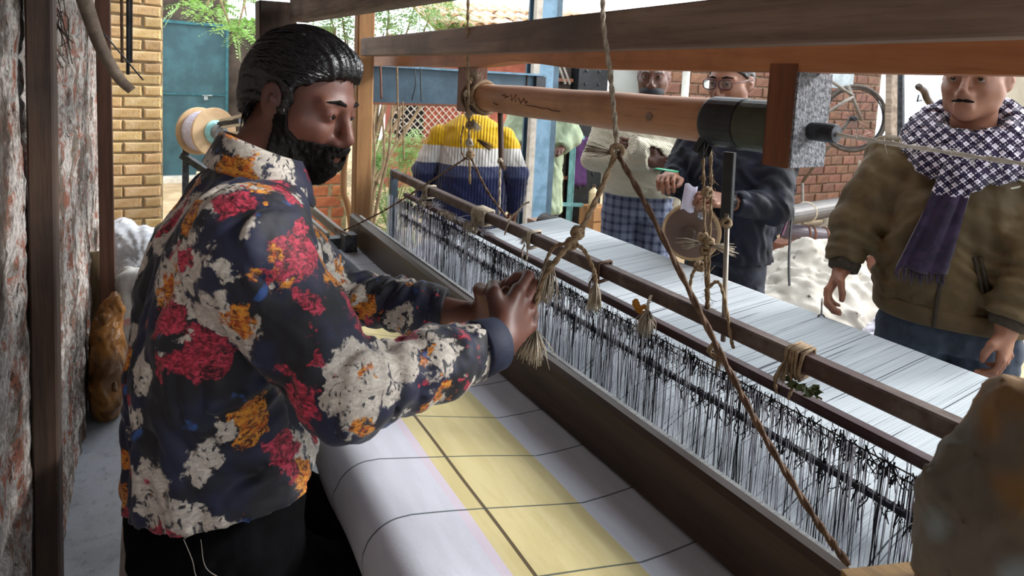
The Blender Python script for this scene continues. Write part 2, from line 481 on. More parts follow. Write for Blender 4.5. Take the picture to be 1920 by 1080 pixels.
def floral(name='floral_print', sh=0.0):
    t = NT(name)
    ox, oy, oz = t.sep()
    base = t.mix(t.step(t.noise(14, None, 3), .42, .6), '#111219', '#191d36')
    base = t.mix(t.step(t.noise(22, t.mapv(loc=(3, 1, 2)), 2), .66, .72), base, '#2b4a80')
    def layer(c, scale, loc, kinds, rad, seed):
        nv = t.n('ShaderNodeVectorMath', operation='MULTIPLY_ADD')
        t.l(t.noise(26, t.mapv(loc=loc), 4, .6, 0, True), nv.inputs[0]); nv.inputs[1].default_value = (.075,) * 3; t.l(t.mapv(loc=loc), nv.inputs[2])
        vo = t.vor(scale, nv.outputs[0]); cell = t.sep(vo.outputs['Color']); r = cell[0]
        d = t.math('ADD', vo.outputs['Distance'], t.math('MULTIPLY_ADD', t.noise(34, t.mapv(loc=loc), 5, .65), .55, -.275))
        pet = t.noise(70, t.mapv((1, 1, 1.6), loc), 4, .65, 1.6); fl = t.noise(38, t.mapv((1.4, 1, .8), loc), 3, .5, 2.2)
        cols = dict(white=t.mix(t.step(fl, .56, .64), t.mix(t.step(pet, .35, .6), '#c4bcb0', '#a49c92'), '#2c2b31'),
                    red=t.mix(t.step(pet, .36, .58), '#c03a52', t.mix(t.step(fl, .4, .6), '#7d1428', '#2f0912')),
                    orange=t.mix(t.step(pet, .38, .6), '#d08a2c', t.mix(t.step(fl, .4, .6), '#a3420f', '#43180c')))
        for lo, hi, kind, rr in kinds:
            m = t.math('MULTIPLY', t.math('GREATER_THAN', r, lo), t.math('LESS_THAN', r, hi))
            m = t.math('MULTIPLY', m, t.math('SUBTRACT', 1.0, t.step(d, rr * rad - .04, rr * rad + .03)))
            c = t.mix(m, c, cols[kind])
        return c
    c = layer(base, 9.8, (.3 + sh, .1, .2), ((0, .62, 'white', 1.12), (.62, .86, 'red', .82)), .45, 1)
    c = layer(c, 13.0, (1.2 + sh, 4.9, .9), ((0, .22, 'red', .90), (.22, .56, 'orange', .95), (.56, .74, 'white', .8)), .41, 2)
    c = layer(c, 19.0, (7.1 + sh, 2.3, 5.2), ((0, .14, 'red', .95), (.14, .30, 'orange', .95), (.30, .50, 'white', .9)), .34, 3)
    t.bump(t.noise(420, None, 2), .12, .001)
    return t.fin(c, .62, 0, .35, Sheen_Weight=.1)

def knit(name, a, b, scale=130, extra=None, bump=.8):
    t = NT(name); x, y, z = t.sep()
    w = t.math('SINE', t.math('MULTIPLY', z, scale * 6.28 / 2))
    w2 = t.math('SINE', t.math('MULTIPLY', t.math('ADD', t.math('MULTIPLY', x, .87), t.math('MULTIPLY', y, -.5)), scale * 6.28 / 2))
    h = t.math('MULTIPLY', w, w2); c = t.mix(t.step(h, -.6, .6), b, a)
    if extra: c = extra(t, c)
    t.bump(h, bump, .004)
    return t.fin(c, .9, 0, .15, Sheen_Weight=.3)

M_skin_dark = skin('skin_brown', '#6d4436', '#4e2e25')
M_skin_mid = skin('skin_tan', '#8d6049', '#714834')
M_skin_deep = skin('skin_deep', '#5c3a2d', '#47291f')
M_hair = hair_mat('black_hair', '#08080a', '#1d1c20', .34)
M_beard = hair_mat('black_beard', '#080605', '#120d0b', .75, spec=.15)
M_grey_hair = hair_mat('cropped_grey_hair', '#8b8580', '#3b3735', .7)
M_eye = simple('eye_white', '#8d8078', '#7b6f67', .3, 40, 0)
M_iris = simple('iris_dark', '#120b08', '#1c110c', .25, 40, 0)
M_floral = floral('floral_print', 0.9); M_floral2 = floral('floral_collar', 2.6)
M_navy_cuff = simple('navy_cuff', '#141a30', '#1a2138', .7, 60, .2, 500)
M_black_trouser = simple('black_trousers', '#060607', '#09090b', .95, 30, .15, 400, spec=.05)
M_nail = simple('finger_nail', '#b98d80', '#a87a6c', .35, 50, 0)
M_white_thread = simple('pale_loose_thread', '#a39c92', '#8d867c', .9)
# ---------------------------------------------------------------- the setting
def struct(o): o['kind'] = 'structure'; return o
def floor_mat():
    t = NT('cement_floor'); n = t.noise(2.2, None, 6, .65); f = t.noise(26, None, 5, .7)
    c = t.mix(t.step(n, .35, .65), '#a8adb6', '#8d9197'); c = t.mix(t.math('MULTIPLY', t.step(f, .5, .75), .6), c, '#5c5a58')
    c = t.mix(t.step(t.noise(9, t.mapv(loc=(4, 2, 0)), 6, .7), .60, .68), c, '#a8a9a6')
    t.bump(f, .25, .004); return t.fin(c, t.math('MULTIPLY_ADD', n, .4, .25), 0, .5)
M_floor = floor_mat()
M_ground = simple('beaten_earth', '#b29c7c', '#94805f', .95, 3, .5, 30, dist=.01)
struct(MB().box((-.5, -2.5, -.12), (2.75, 3.7, 0)).build('floor', M_floor))
struct(MB().box((-2.5, 3.7, -.16), (11, 14, -.03)).build('floor_courtyard', M_ground)); struct(MB().box((2.75, -4, -.16), (11, 3.7, -.03)).build('floor_side', M_ground))

def plaster():
    t = NT('weathered_plaster'); x, y, z = t.sep()
    v = t.comb(t.math('MULTIPLY', y, 4.1), t.math('MULTIPLY', z, 12.0), 0.0)
    br = t.n('ShaderNodeTexBrick'); t.l(v, br.inputs['Vector']); br.offset = .5
    for i, c in ((1, '#9c6350'), (2, '#83513f'), (3, '#8b8580')):
        q = lin(c); br.inputs[i].default_value = (*q, 1)
    br.inputs['Scale'].default_value = 1.0; br.inputs['Mortar Size'].default_value = .06; br.inputs['Brick Width'].default_value = 1.0; br.inputs['Row Height'].default_value = 1.0
    big = t.noise(2.4, t.mapv((1, 1, .7)), 8, .72); mid = t.noise(9, None, 9, .78); fine = t.noise(70, None, 6, .75)
    lime = t.mix(t.step(fine, .38, .62), '#d3cdc6', '#96908c')
    c = t.mix(t.step(mid, .42, .52), br.outputs[0], lime)
    c = t.mix(t.math('MULTIPLY', t.step(t.noise(5, t.mapv((1, 1, .8), (5, 3, 1)), 9, .78), .49, .58), .88), c, '#63564a')
    c = t.mix(t.math('MULTIPLY', t.step(big, .53, .62), .85), c, '#3a3029')
    c = t.mix(t.step(t.noise(24, t.mapv(loc=(2, 7, 3)), 8, .8), .56, .62), c, '#2b2420')
    t.bump(t.math('ADD', fine, mid), .8, .010); return t.fin(c, .95, 0, .2)
M_plaster = plaster()
def relief_wall():
    y = np.arange(-1.6, 4.4, .020); z = np.arange(0, 2.75, .014); Yg, Zg = np.meshgrid(y, z, indexing='ij')
    row = np.floor(Zg / .0833); u = np.abs((Yg / .244 + .5 * (row % 2)) % 1 - .5); w = np.abs((Zg / .0833) % 1 - .5)
    joint = np.clip((u - .455) / .03, 0, 1) + np.clip((w - .40) / .06, 0, 1)
    def vnoise(sy, sz):                                # bilinear value noise
        a, b = Yg / sy + 50, Zg / sz + 50; t_ = rng.random((int(a.max()) + 3, int(b.max()) + 3)); i, j = a.astype(int), b.astype(int); u_, v_ = a - i, b - j; u_ = u_ * u_ * (3 - 2 * u_); v_ = v_ * v_ * (3 - 2 * v_)
        return (t_[i, j] * (1 - u_) + t_[i+1, j] * u_) * (1 - v_) + (t_[i, j+1] * (1 - u_) + t_[i+1, j+1] * u_) * v_ - .5
    nz = vnoise(.6, .5) + .7 * vnoise(.22, .26) + .45 * vnoise(.09, .10) + .3 * vnoise(.045, .04)
    lay = np.clip(nz * 4, -1, 1)                       # plaster left on / fallen off
    X = -.224 + .006 * lay - .007 * np.clip(joint, 0, 1) * (lay < .2) + .006 * vnoise(.05, .05) + .003 * vnoise(.03, .025) + .0008 * rng.normal(size=Yg.shape)
    X += .012 * np.clip(1 - Zg / .25, 0, 1) * np.abs(nz)
    V = np.stack([X, Yg, Zg], -1).reshape(-1, 3); n, m = Yg.shape; i = np.arange(n * m).reshape(n, m)
    F = np.stack([i[:-1, :-1], i[1:, :-1], i[1:, 1:], i[:-1, 1:]], -1).reshape(-1, 4)
    w = struct(link('wall_left', np_mesh('wall_left', V, F, False), M_plaster)); b = MB().box((-.50, -1.6, 0), (-.245, 4.4, 2.75)); b.build('wall_core', M_plaster, w)
relief_wall()

# ---- brickwork: every brick a part of its wall, recessed mortar between
def brick_mesh(name, L, D, Hh, seed):
    r = random.Random(seed); m = MB(); c = .006; j = lambda: r.uniform(-.0025, .0025)
    v = []
    for yy, e in ((-D, c + .001), (-D + .007, 0), (0, 0)):
        v += [(-L/2 + e + j(), yy + j(), -Hh/2 + e + j()), (L/2 - e + j(), yy + j(), -Hh/2 + e + j()), (L/2 - e + j(), yy + j(), Hh/2 - e + j()), (-L/2 + e + j(), yy + j(), Hh/2 - e + j())]
    f = [(0, 1, 2, 3)]
    for k in (0, 4): f += [(k+i, k+4+i, k+4+(i+1) % 4, k+(i+1) % 4) for i in range(4)]
    m.add(v, [q[::-1] for q in f]); return m.mesh(name)
def brick_wall(name, x0, x1, y, z0, z1, L, Hh, mat, mortar, gap=.010, skip=None, depth=.3, D=.016, slope=0.0):
    w = struct(MB().box((x0, y + .002, z0), (x1, y + depth, z1)).build(name, mortar))
    ms = [brick_mesh('brick', L, D, Hh, s) for s in range(5)]; hf = [brick_mesh('brick_half', L * .48, D, Hh, s + 9) for s in range(3)]
    for m in ms + hf: m.materials.append(mat)
    nrow = int((z1 - z0) / (Hh + gap)); r = random.Random(name)
    for k in range(nrow):
        z = z0 + (k + .5) * (Hh + gap) + .003; x = x0 + (0 if k % 2 else -(L + gap) / 2)
        while x < x1 - .02:
            a, b = max(x, x0), min(x + L, x1); cx = x + L / 2
            if b - a > L * .3 and not (skip and skip(cx, z)):
                full = b - a > L * .8; o = bpy.data.objects.new('brick', r.choice(ms if full else hf)); COL.objects.link(o); o.parent = w
                o.location = ((a + b) / 2 if not full else cx, y + .004 + r.uniform(-.006, .004), z + r.uniform(-.002, .002)); o.rotation_euler = (r.uniform(-.015, .015), r.uniform(-.012, .012), r.uniform(-.02, .02))
                if r.random() < .5: o.scale = (-1, 1, 1) if False else (1, 1, r.uniform(.94, 1.0))
            x += L + gap
    return w
M_mortar = simple('lime_mortar', '#b8a888', '#9a8a6c', .95, 20, .6, 60, dist=.01)
M_mortar_dk = simple('mud_mortar', '#7d6a56', '#5e4e40', .95, 20, .6, 60, dist=.01)
M_brick_y = simple('yellow_brick', '#d8bd92', '#c4a370', .9, 14, .5, 70, rand=.35, dist=.006)
M_brick_o = simple('orange_brick', '#b9754c', '#9a5b3a', .9, 14, .5, 70, rand=.4, dist=.006)
M_brick_r = simple('red_brick', '#74503e', '#5f3d2e', .9, 14, .5, 70, rand=.4, dist=.006)  # darkened in colour to stand for the shade over the right wall
brick_wall('wall_back', -.22, .083, 4.35, 0, 2.45, .190, .058, M_brick_y, M_mortar, .010)
brick_wall('wall_low', .35, 1.55, 5.5, 0, .62, .22, .088, M_brick_o, M_mortar, .012, depth=.22)
brick_wall('wall_right', 4.12, 7.7, 4.3, .08, 1.95, .222, .092, M_brick_r, M_mortar_dk, .014)
M_far = simple('ochre_wash', '#c9a87a', '#b08d60', .95, 4, .4, 30)
M_darkwall = simple('painted_shade_wall', '#4a4038', '#332b26', .95, 5, .4, 30)  # dark colour paints lintel shade over the door and the dim zone beside it
struct(MB().box((-.6, 9.30, -.03), (.13, 9.6, 2.6)).build('wall_far', M_far))
struct(MB().box((.94, 9.30, -.03), (2.4, 9.6, 2.15)).build('wall_door_side', M_darkwall)); struct(MB().box((.13, 9.30, 2.06), (.94, 9.6, 2.6)).build('trim_1', M_darkwall))
# door: two ledges, leaf, hasp
def door():
    d = struct(MB().box((.165, 9.26, .03), (.915, 9.30, 2.02)).build('door_1', simple('teal_paint', '#35585f', '#2a474e', .5, 5, .1, 40)))
    fm = simple('teal_frame', '#2a6068', '#1f4a52', .55)
    for n, lo, hi in (('door_frame', (.13, 9.23, 0), (.165, 9.32, 2.06)), ('door_frame', (.915, 9.23, 0), (.95, 9.32, 2.06)), ('door_frame', (.13, 9.23, 2.02), (.95, 9.32, 2.06)), ('door_rail', (.165, 9.245, 1.10), (.915, 9.262, 1.12))): MB().box(lo, hi).build(n, fm, d)
    MB().box((.655, 9.235, 1.04), (.700, 9.262, 1.09)).build('hasp', simple('galvanised', '#a9b3b3', '#8a9495', .4, metal=.6), d)
    MB().tube([(.63, 9.245, 1.10), (.76, 9.245, 1.10)], .010, 8).build('bolt', simple('bolt_steel', '#8f9a9a', '#6d7778', .4, metal=.6), d)
    struct(MB().box((.10, 9.0, -.03), (1.0, 9.3, .03)).build('trim_2', simple('whitewash_sill', '#d6d0c2', '#bdb6a6', .9)))
door()
# far red wall with latticed window
struct(MB().box((2.84, 8.06, -.03), (5.2, 8.3, 2.05)).build('wall_red', simple('red_wash', '#a8624e', '#8d4f3f', .9, 5, .3, 40)))
def lattice():
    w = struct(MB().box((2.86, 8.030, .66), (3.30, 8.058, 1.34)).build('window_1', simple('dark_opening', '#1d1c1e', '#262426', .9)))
    MB().box((3.30, 8.02, .66), (4.25, 8.058, 1.34)).build('shutter', simple('faded_red_board', '#b1604c', '#99513f', .85), w)
    MB().box((2.80, 7.99, .60), (4.30, 8.06, .66)).build('window_sill', simple('red_sill', '#8c4a3c', '#743c30', .85), w)
    lm = simple('white_lattice', '#d8cfc4', '#c2b8ab', .8)
    lo, hi, z0, z1 = 2.86, 4.25, .66, 1.34
    for s in (1, -1):
        for k in range(-6, 18):
            a = lo + k * .105 * 1.0; p, q = Vector((a, 8.0 + .008 * s, z0 if s > 0 else z1)), Vector((a + .68, 8.0 + .008 * s, z1 if s > 0 else z0))
            if a < lo: t_ = (lo - a) / .68; p = p.lerp(q, t_)
            if a + .68 > hi: t_ = (hi - p.x) / (q.x - p.x); q = p.lerp(q, t_)
            if q.x - p.x > .05 : MB().bar(p, q, .010, .014, (0, 1, 0)).build('lattice_slat', lm, w)
lattice()
# tiled eave of the far house
def eave():
    e = thing('tiled_eave', 'row of whitewashed clay half-round tiles on the far house eave', 'roof', (3.4, 7.6, 2.2))
    MB().hexa([(3.2, 7.5, 2.10), (7.4, 7.5, 2.34), (7.4, 8.6, 2.75), (3.2, 8.6, 2.55), (3.2, 7.5, 2.14), (7.4, 7.5, 2.38), (7.4, 8.6, 2.79), (3.2, 8.6, 2.59)]).build('roof_board', M_far, e)
    m = MB(); n = 7; v = []
    for yy, s in ((0, 1.0), (.34, .82)):
        for rr in (.085, .070):
            v += [(rr * s * math.cos(math.pi * i / (n - 1)), yy, rr * s * .8 * math.sin(math.pi * i / (n - 1)) + yy * .0) for i in range(n)]
    f = []
    for i in range(n - 1):
        f += [(i, i+1, 2*n+i+1, 2*n+i), (n+i+1, n+i, 3*n+i, 3*n+i+1), (i+1, i, n+i, n+i+1)]
    m.add(v, f); tm = m.mesh('roof_tile'); tm.materials.append(simple('clay_tile', '#c08a5e', '#d8d2c4', .9, 5, .4, 40, rand=.4))
    for r_ in range(3):
        for k in range(22):
            o = bpy.data.objects.new('roof_tile', tm); COL.objects.link(o); o.parent = e; x = 3.25 + k * .185 + random.uniform(-.015, .015)
            o.location = Vector((x, 7.42 + r_ * .29, 2.155 + (x - 3.2) * .057 + r_ * .11 + random.uniform(-.012, .012))) - Vector(e.location); o.rotation_euler = (R(20), random.uniform(-.06, .06), random.uniform(-.08, .08))
eave()
# posts and beams of the shed
M_post_dk = wood('dark_post_wood', '#4f3c30', '#33261f', 2, .7, grime='#1f1814')
M_post_lt = wood('pale_post_wood', '#a67c50', '#8a6240', 2, .75)
M_beam_grey = wood('weathered_beam_wood', '#9b8b7a', '#6e5f52', 1, .8, grime='#4b4038')
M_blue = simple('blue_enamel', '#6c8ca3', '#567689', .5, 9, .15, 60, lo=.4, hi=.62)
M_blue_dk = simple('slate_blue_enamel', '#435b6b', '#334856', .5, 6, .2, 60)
tag(MB().bar((-.193, 1.63, 0), (-.188, 1.63, 2.75), .046, .075, (0, 1, 0), 1, (0, 0, 0), .004).build('timber_post', M_post_dk), 'dark brown upright timber post standing against the peeling wall', 'post')
tag(MB().bar((-.150, 3.24, 0), (-.168, 3.24, 2.4), .055, .05, (0, 1, 0), 1, (0, 0, 0), .003).build('timber_post', wood('red_brown_post', '#6d4c3c', '#4d3429', 2)), 'slim reddish brown post rising from the white tied sack', 'post')
tag(MB().bar((.955, 3.10, 0), (.935, 3.10, 2.3), .085, .07, (0, 1, 0), 1, (0, 0, 0), .006).build('timber_post', M_post_lt), 'pale brown squared post at the far end of the top beam', 'post')
tag(MB().bar((0.492, 2.950, 1.792), (0.518, 2.950, 0.842), .155, .13, (0, 1, 0), 1, (0, 0, 0), .006).build('timber_post', M_post_dk), 'dark wooden post rising behind the head of the weaver', 'post')
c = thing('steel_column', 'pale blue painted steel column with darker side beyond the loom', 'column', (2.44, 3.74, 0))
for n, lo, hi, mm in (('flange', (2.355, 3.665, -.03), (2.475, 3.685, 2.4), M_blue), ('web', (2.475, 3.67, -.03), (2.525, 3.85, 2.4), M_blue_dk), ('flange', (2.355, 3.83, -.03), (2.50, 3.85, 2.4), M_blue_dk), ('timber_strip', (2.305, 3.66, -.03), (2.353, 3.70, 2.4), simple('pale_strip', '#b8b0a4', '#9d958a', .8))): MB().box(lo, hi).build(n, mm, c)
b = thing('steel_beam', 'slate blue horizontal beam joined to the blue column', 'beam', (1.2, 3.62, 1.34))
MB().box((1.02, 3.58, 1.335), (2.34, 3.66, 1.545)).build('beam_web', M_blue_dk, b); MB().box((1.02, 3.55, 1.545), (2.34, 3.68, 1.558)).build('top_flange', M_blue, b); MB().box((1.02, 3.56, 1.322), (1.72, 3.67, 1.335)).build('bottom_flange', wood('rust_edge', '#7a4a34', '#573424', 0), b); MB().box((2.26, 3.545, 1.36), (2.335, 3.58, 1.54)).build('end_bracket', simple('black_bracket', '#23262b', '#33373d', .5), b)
MB().box((2.20, 3.570, 1.335), (2.206, 3.58, 1.545)).build('seam', M_post_dk, b)
# roof of the open shed and an unseen wall added behind the camera to block light
def roof():
    m = MB(); n = 70; v = []
    for i in range(n + 1):
        y = -1.9 + i * (5.3 / n); w = .022 * math.sin(i * math.pi * .5)
        v += [(-.20, y, 2.63 + w), (1.60, y, 2.45 + w), (1.60, y, 2.462 + w), (-.20, y, 2.642 + w)]
    m.add(v, [(i*4+j, i*4+(j+1) % 4, (i+1)*4+(j+1) % 4, (i+1)*4+j) for i in range(n) for j in range(4)] + [(0, 1, 2, 3), (n*4+3, n*4+2, n*4+1, n*4)])
    c = struct(m.build('ceiling', simple('rusty_sheet', '#6b5b50', '#4a3d35', .7, 3, .2, 30)))
    for y in (-1.2, .3, 1.9, 3.25): MB().bar((-.3, y, 2.575), (1.60, y, 2.385), .06, .09).build('rafter', M_post_dk, c)
roof()
struct(MB().box((-.5, -2.3, 0), (2.6, -2.0, 1.5)).build('wall_light_block', M_plaster))
# ---------------------------------------------------------------- the handloom
M_dark_beam = wood('dark_beam_wood', '#8f7868', '#6d584d', 1, .62, 7, .3, '#4d3d34', 2.0)
M_orange_beam = wood('orange_beam_wood', '#b47c52', '#965f3b', 1, .5, 6, .2, '#7c4c2e', 4.0)
M_roller = wood('roller_wood', '#b98a66', '#9e7050', 1, .55, 5, .15, '#8a6246', 5.0)
M_heald = wood('brown_bar_wood', '#4a322b', '#33221e', 1, .6, 8, .25, '#6f6259', 9.0)
M_maroon = wood('maroon_bar_wood', '#43272a', '#2d1a1c', 1, .6, 8, .25, '#54464a', 9.0)
M_sley = wood('worn_sley_wood', '#43332a', '#2c211b', 1, .36, 7, .12, '#4e4034', 2.0)
M_sley_grey = wood('grey_board_wood', '#8a847b', '#6e6860', 1, .6, 7, .2)
M_block = wood('square_block_wood', '#7d4a2e', '#53301e', 2, .55)
M_speckle = simple('speckled_block_face', '#8d8f94', '#55565b', .9, 110, .8, 160, lo=.40, hi=.62)  # grey speckle on the block's end face, paler than its wood
M_tape = simple('black_tape', '#16181a', '#24282a', .45, 20, .2, 120)
M_tape_green = simple('olive_tape', '#2e3326', '#3b402f', .5, 20, .2, 120)
M_thread_blk = simple('black_heald_cotton', '#0d0c14', '#1a1824', .8, 50, 0)
M_thread_wht = simple('white_heald_cotton', '#dcdce6', '#c4c4d0', .85, 50, 0)
M_cord = simple('hemp_cord', '#9a8468', '#7b664d', .9, 60, .6, 300)
M_cord_dk = simple('brown_cord', '#6e5644', '#503c2e', .9, 60, .6, 300)
M_cord_pale = simple('cotton_cord', '#b9ad9a', '#9a8d7b', .92, 60, .6, 300)
M_iron = simple('dull_iron', '#4a4d52', '#2f3135', .5, 30, .2, 100, metal=.5)
loom = thing('handloom', 'wooden handloom with long beams, roller, sley and cotton healds', 'loom', (1.0, 1.3, 0))
# long top beams
MB().bar((.93, -.45, 1.632), (.93, 3.02, 1.628), .062, .086, (0, 0, 1), 12, (0, 0, -.004), .004).build('top_beam', M_dark_beam, loom)
ob = MB(); n = 40; v = []
for i in range(n + 1):
    y = -.45 + i * (3.95 / n); s = .022 * math.exp(-((y - 1.78) / .20) ** 2)
    v += [(1.05, y, 1.545 + s), (1.115, y, 1.545 + s * .8), (1.115, y, 1.645), (1.05, y, 1.645)]
ob.add(v, [(i*4+j, i*4+(j+1) % 4, (i+1)*4+(j+1) % 4, (i+1)*4+j) for i in range(n) for j in range(4)] + [(3, 2, 1, 0), (n*4, n*4+1, n*4+2, n*4+3)]); ob.build('top_beam', M_orange_beam, loom)
MB().bar((0.570, 2.850, 1.758), (0.661, 1.450, 1.750), .075, .10, (0, 0, 1), 2, (0, 0, 0), .006).build('top_beam', M_beam_grey, loom)
# harness roller in its blocks
ro = MB(); prof = [(.020, -.02), (.046, -.015), (.0515, 0)] + [(.0515 + .0012 * math.sin(k * 1.3), k * .09) for k in range(1, 15)] + [(.051, 1.34), (.018, 1.35)]
ro.lathe(prof, (1.10, .80, 1.434), (0, 1, 0), 32); ro.sm = [True] * len(ro.f); ro = ro.build('harness_roller', M_roller, loom)
MB().lathe([(.0545, 0), (.0560, .004), (.0562, .085), (.0548, .09)], (1.10, .885, 1.434), (0, 1, 0), 28).build('black_tape', M_tape, ro)
MB().lathe([(.0525, 0), (.0545, .003), (.0545, .082), (.0525, .086)], (1.10, .800, 1.434), (0, 1, 0), 28).build('olive_tape', M_tape_green, ro)
tfm = MB(); rt = random.Random(2)
for k in range(7): tfm.bar((1.062 + .004 * k, .968 + .004 * (k % 3), 1.402 - .004 * k), (1.058 + .005 * k, .975 + rt.uniform(-.004, .012), 1.352 + rt.uniform(-.004, .014)), .014, .002, (1, 0, 0))
tfm = tfm.build('tape_flap', M_tape, ro); tfm['kind'] = 'stuff'
pm = simple('pencil_mark', '#3a2a22', '#4c382d', .9)                       # pencil scribble on the roller
def on_roller(y, a): return (1.10 - .0535 * math.cos(a), y, 1.434 + .0535 * math.sin(a))
for y0, a0, pts in ((1.86, .18, [(0, .1), (-.015, .22), (-.03, .08), (-.02, -.02), (-.045, .12)]), (1.80, .14, [(0, .25), (-.01, -.1), (-.03, .3), (-.035, -.15)]), (1.75, .05, [(0, .2), (-.02, -.12), (-.035, .2), (-.05, -.1), (-.06, .05)]), (1.70, -.15, [(0, 0), (-.05, -.03), (-.10, -.1), (-.13, -.06), (-.15, -.16), (-.19, -.14)]), (1.92, -.25, [(0, 0), (-.02, -.1), (-.035, -.08)])):
    MB().tube([on_roller(y0 + dy, a0 + da) for dy, da in pts], .0014, 4).build('pencil_scribble', pm, ro)
MB().lathe([(.011, 0), (.010, .0012), (.004, .0016)], on_roller(1.13, -.05), (-1, 0, .0), 10).build('knot_mark', M_dark_beam, ro)
MB().lathe([(.016, 0), (.018, .004), (.017, .075), (.014, .08)], (1.10, .685, 1.434), (0, 1, 0), 18).build('roller_pin', M_iron, ro)
MB().box((1.046, .742, 1.362), (1.150, .800, 1.56)).build('roller_block', M_block, loom); MB().box((1.048, .737, 1.364), (1.152, .7425, 1.545)).build('block_face', M_speckle, loom)
MB().box((1.062, 2.165, 1.372), (1.150, 2.245, 1.56)).build('roller_block', M_block, loom)
# heald bar, shafts, end frame
hb = MB(); n = 16; v = []
MB().bar((1.08, -.05, .9975), (1.08, 2.99, 1.004), .032, .036, (0, 0, 1), 14, (0, 0, -.002), .004).build('heald_bar', M_heald, loom)
shaft = MB().bar((1.075, -.05, .926), (1.075, 2.80, .930), .026, .020, (0, 0, 1), 10, (0, 0, 0), .003).build('heald_shaft', M_maroon, loom)
MB().bar((1.035, -.05, .852), (1.035, 2.75, .850), .010, .010, (0, 0, 1), 6, (0, 0, -.003)).build('heald_rod', M_thread_blk, loom)
MB().bar((1.115, -.05, .60), (1.115, 2.80, .60), .02, .02).build('lower_shaft', M_maroon, loom)
MB().box((1.062, 2.975, .02), (1.098, 3.0, 1.024)).build('end_frame_post', simple('blue_grey_iron', '#5c6c76', '#434f57', .55, metal=.3), loom)
for k in range(2): MB().tube([(1.052 - k * .006, y, .908 - .010 * k + .0015 * math.sin(y * 9 + k)) for y in np.linspace(-.05, 2.8, 30)], .0014, 5).build('heald_string', M_cord_dk, shaft)
def threads(n, x, y0, y1, zt, zb, r, tilt, seed, wob=.002):
    rg = np.random.default_rng(seed); y = y0 + (y1 - y0) * np.sort(rg.random(n)); V = []; F = []; k = 4
    for i in range(n):
        z0 = zt + rg.normal() * .004; z1 = zb + rg.normal() * .01; dx, dy = rg.normal() * tilt, rg.normal() * tilt; rad = r * rg.uniform(.6, 1.4); b = len(V)
        for j in range(k):
            s = j / (k - 1); c = (x + rg.normal() * wob + dx * s, y[i] + rg.normal() * wob + dy * s, z0 + (z1 - z0) * s)
            V += [(c[0] + rad, c[1], c[2]), (c[0] - rad * .5, c[1] + rad * .87, c[2]), (c[0] - rad * .5, c[1] - rad * .87, c[2])]
        F += [(b+j*3+e, b+j*3+(e+1) % 3, b+j*3+3+(e+1) % 3, b+j*3+3+e) for j in range(k-1) for e in range(3)]
    return np.array(V), np.array(F)
def thread_obj(name, sets, mat, par):
    V = []; F = []; o = 0
    for v, f in sets: V.append(v); F.append(f + o); o += len(v)
    ob = link(name, np_mesh(name, np.concatenate(V), np.concatenate(F)), mat, par); ob['kind'] = 'stuff'; return ob
thread_obj('heald_threads_black', [threads(700, 1.036, .0, 2.86, .915, .60, .00080, .007, 1, .0012), threads(150, 1.10, .0, 2.90, .915, .60, .00072, .008, 2, .0012),
            threads(1000, 1.045, .0, 2.75, .915, .880, .0013, .008, 3, .004), threads(700, 1.035, .0, 2.72, .858, .825, .0013, .010, 4, .004)], M_thread_blk, loom)
thread_obj('heald_threads_white', [threads(480, 1.028, .0, 2.93, .915, .60, .00070, .007, 5, .0012), threads(220, 1.11, .0, 2.93, .915, .60, .00070, .008, 6, .0012)], M_thread_wht, loom)
# sley with reed
sl = MB(); n = 30; v = []; pr = [(.800, .733), (.838, .733), (.838, .840), (.832, .850), (.812, .852), (.802, .842)]
for i in range(n + 1):
    y = -.12 + i * (2.95 / n); bow = .012 * math.sin((y) / 2.83 * math.pi)
    v += [(x - bow + .012, y, z + .004 * math.sin(y * 2)) for x, z in pr]
k = len(pr); sl.add(v, [(i*k+j, i*k+(j+1) % k, (i+1)*k+(j+1) % k, (i+1)*k+j) for i in range(n) for j in range(k)] + [tuple(range(k))[::-1], tuple(n*k+j for j in range(k))])
sley = sl.build('sley', M_sley, loom)
MB().box((.842, -.1, .70), (.853, 2.78, .848)).build('reed', simple('steel_reed', '#a9aba8', '#84868a', .6, 40, .3, 300, metal=.0, stretch=(1, 12, .1)), sley)
for x in (.700, .775): MB().bar((x, 2.78, .755), (x - .01, 3.42, .755), .020, .045, (0, 0, 1), 1, (0, 0, 0), .003).build('shuttle_box_board', M_sley_grey, sley)
MB().box((.690, 2.74, .70), (.79, 2.80, .758)).build('shuttle_box_end', M_iron, sley); MB().box((.66, 2.86, .66), (.70, 2.92, .765)).build('end_bracket', M_post_dk, sley); MB().box((.735, 2.62, .70), (.79, 2.69, .80)).build('buffer_block', M_iron, sley)
MB().tube(curve_pts([(.72, 2.70, .80), (.70, 2.64, .83), (.74, 2.60, .81), (.77, 2.64, .79)], 5), .004, 6).build('picker_string', M_cord_dk, sley)
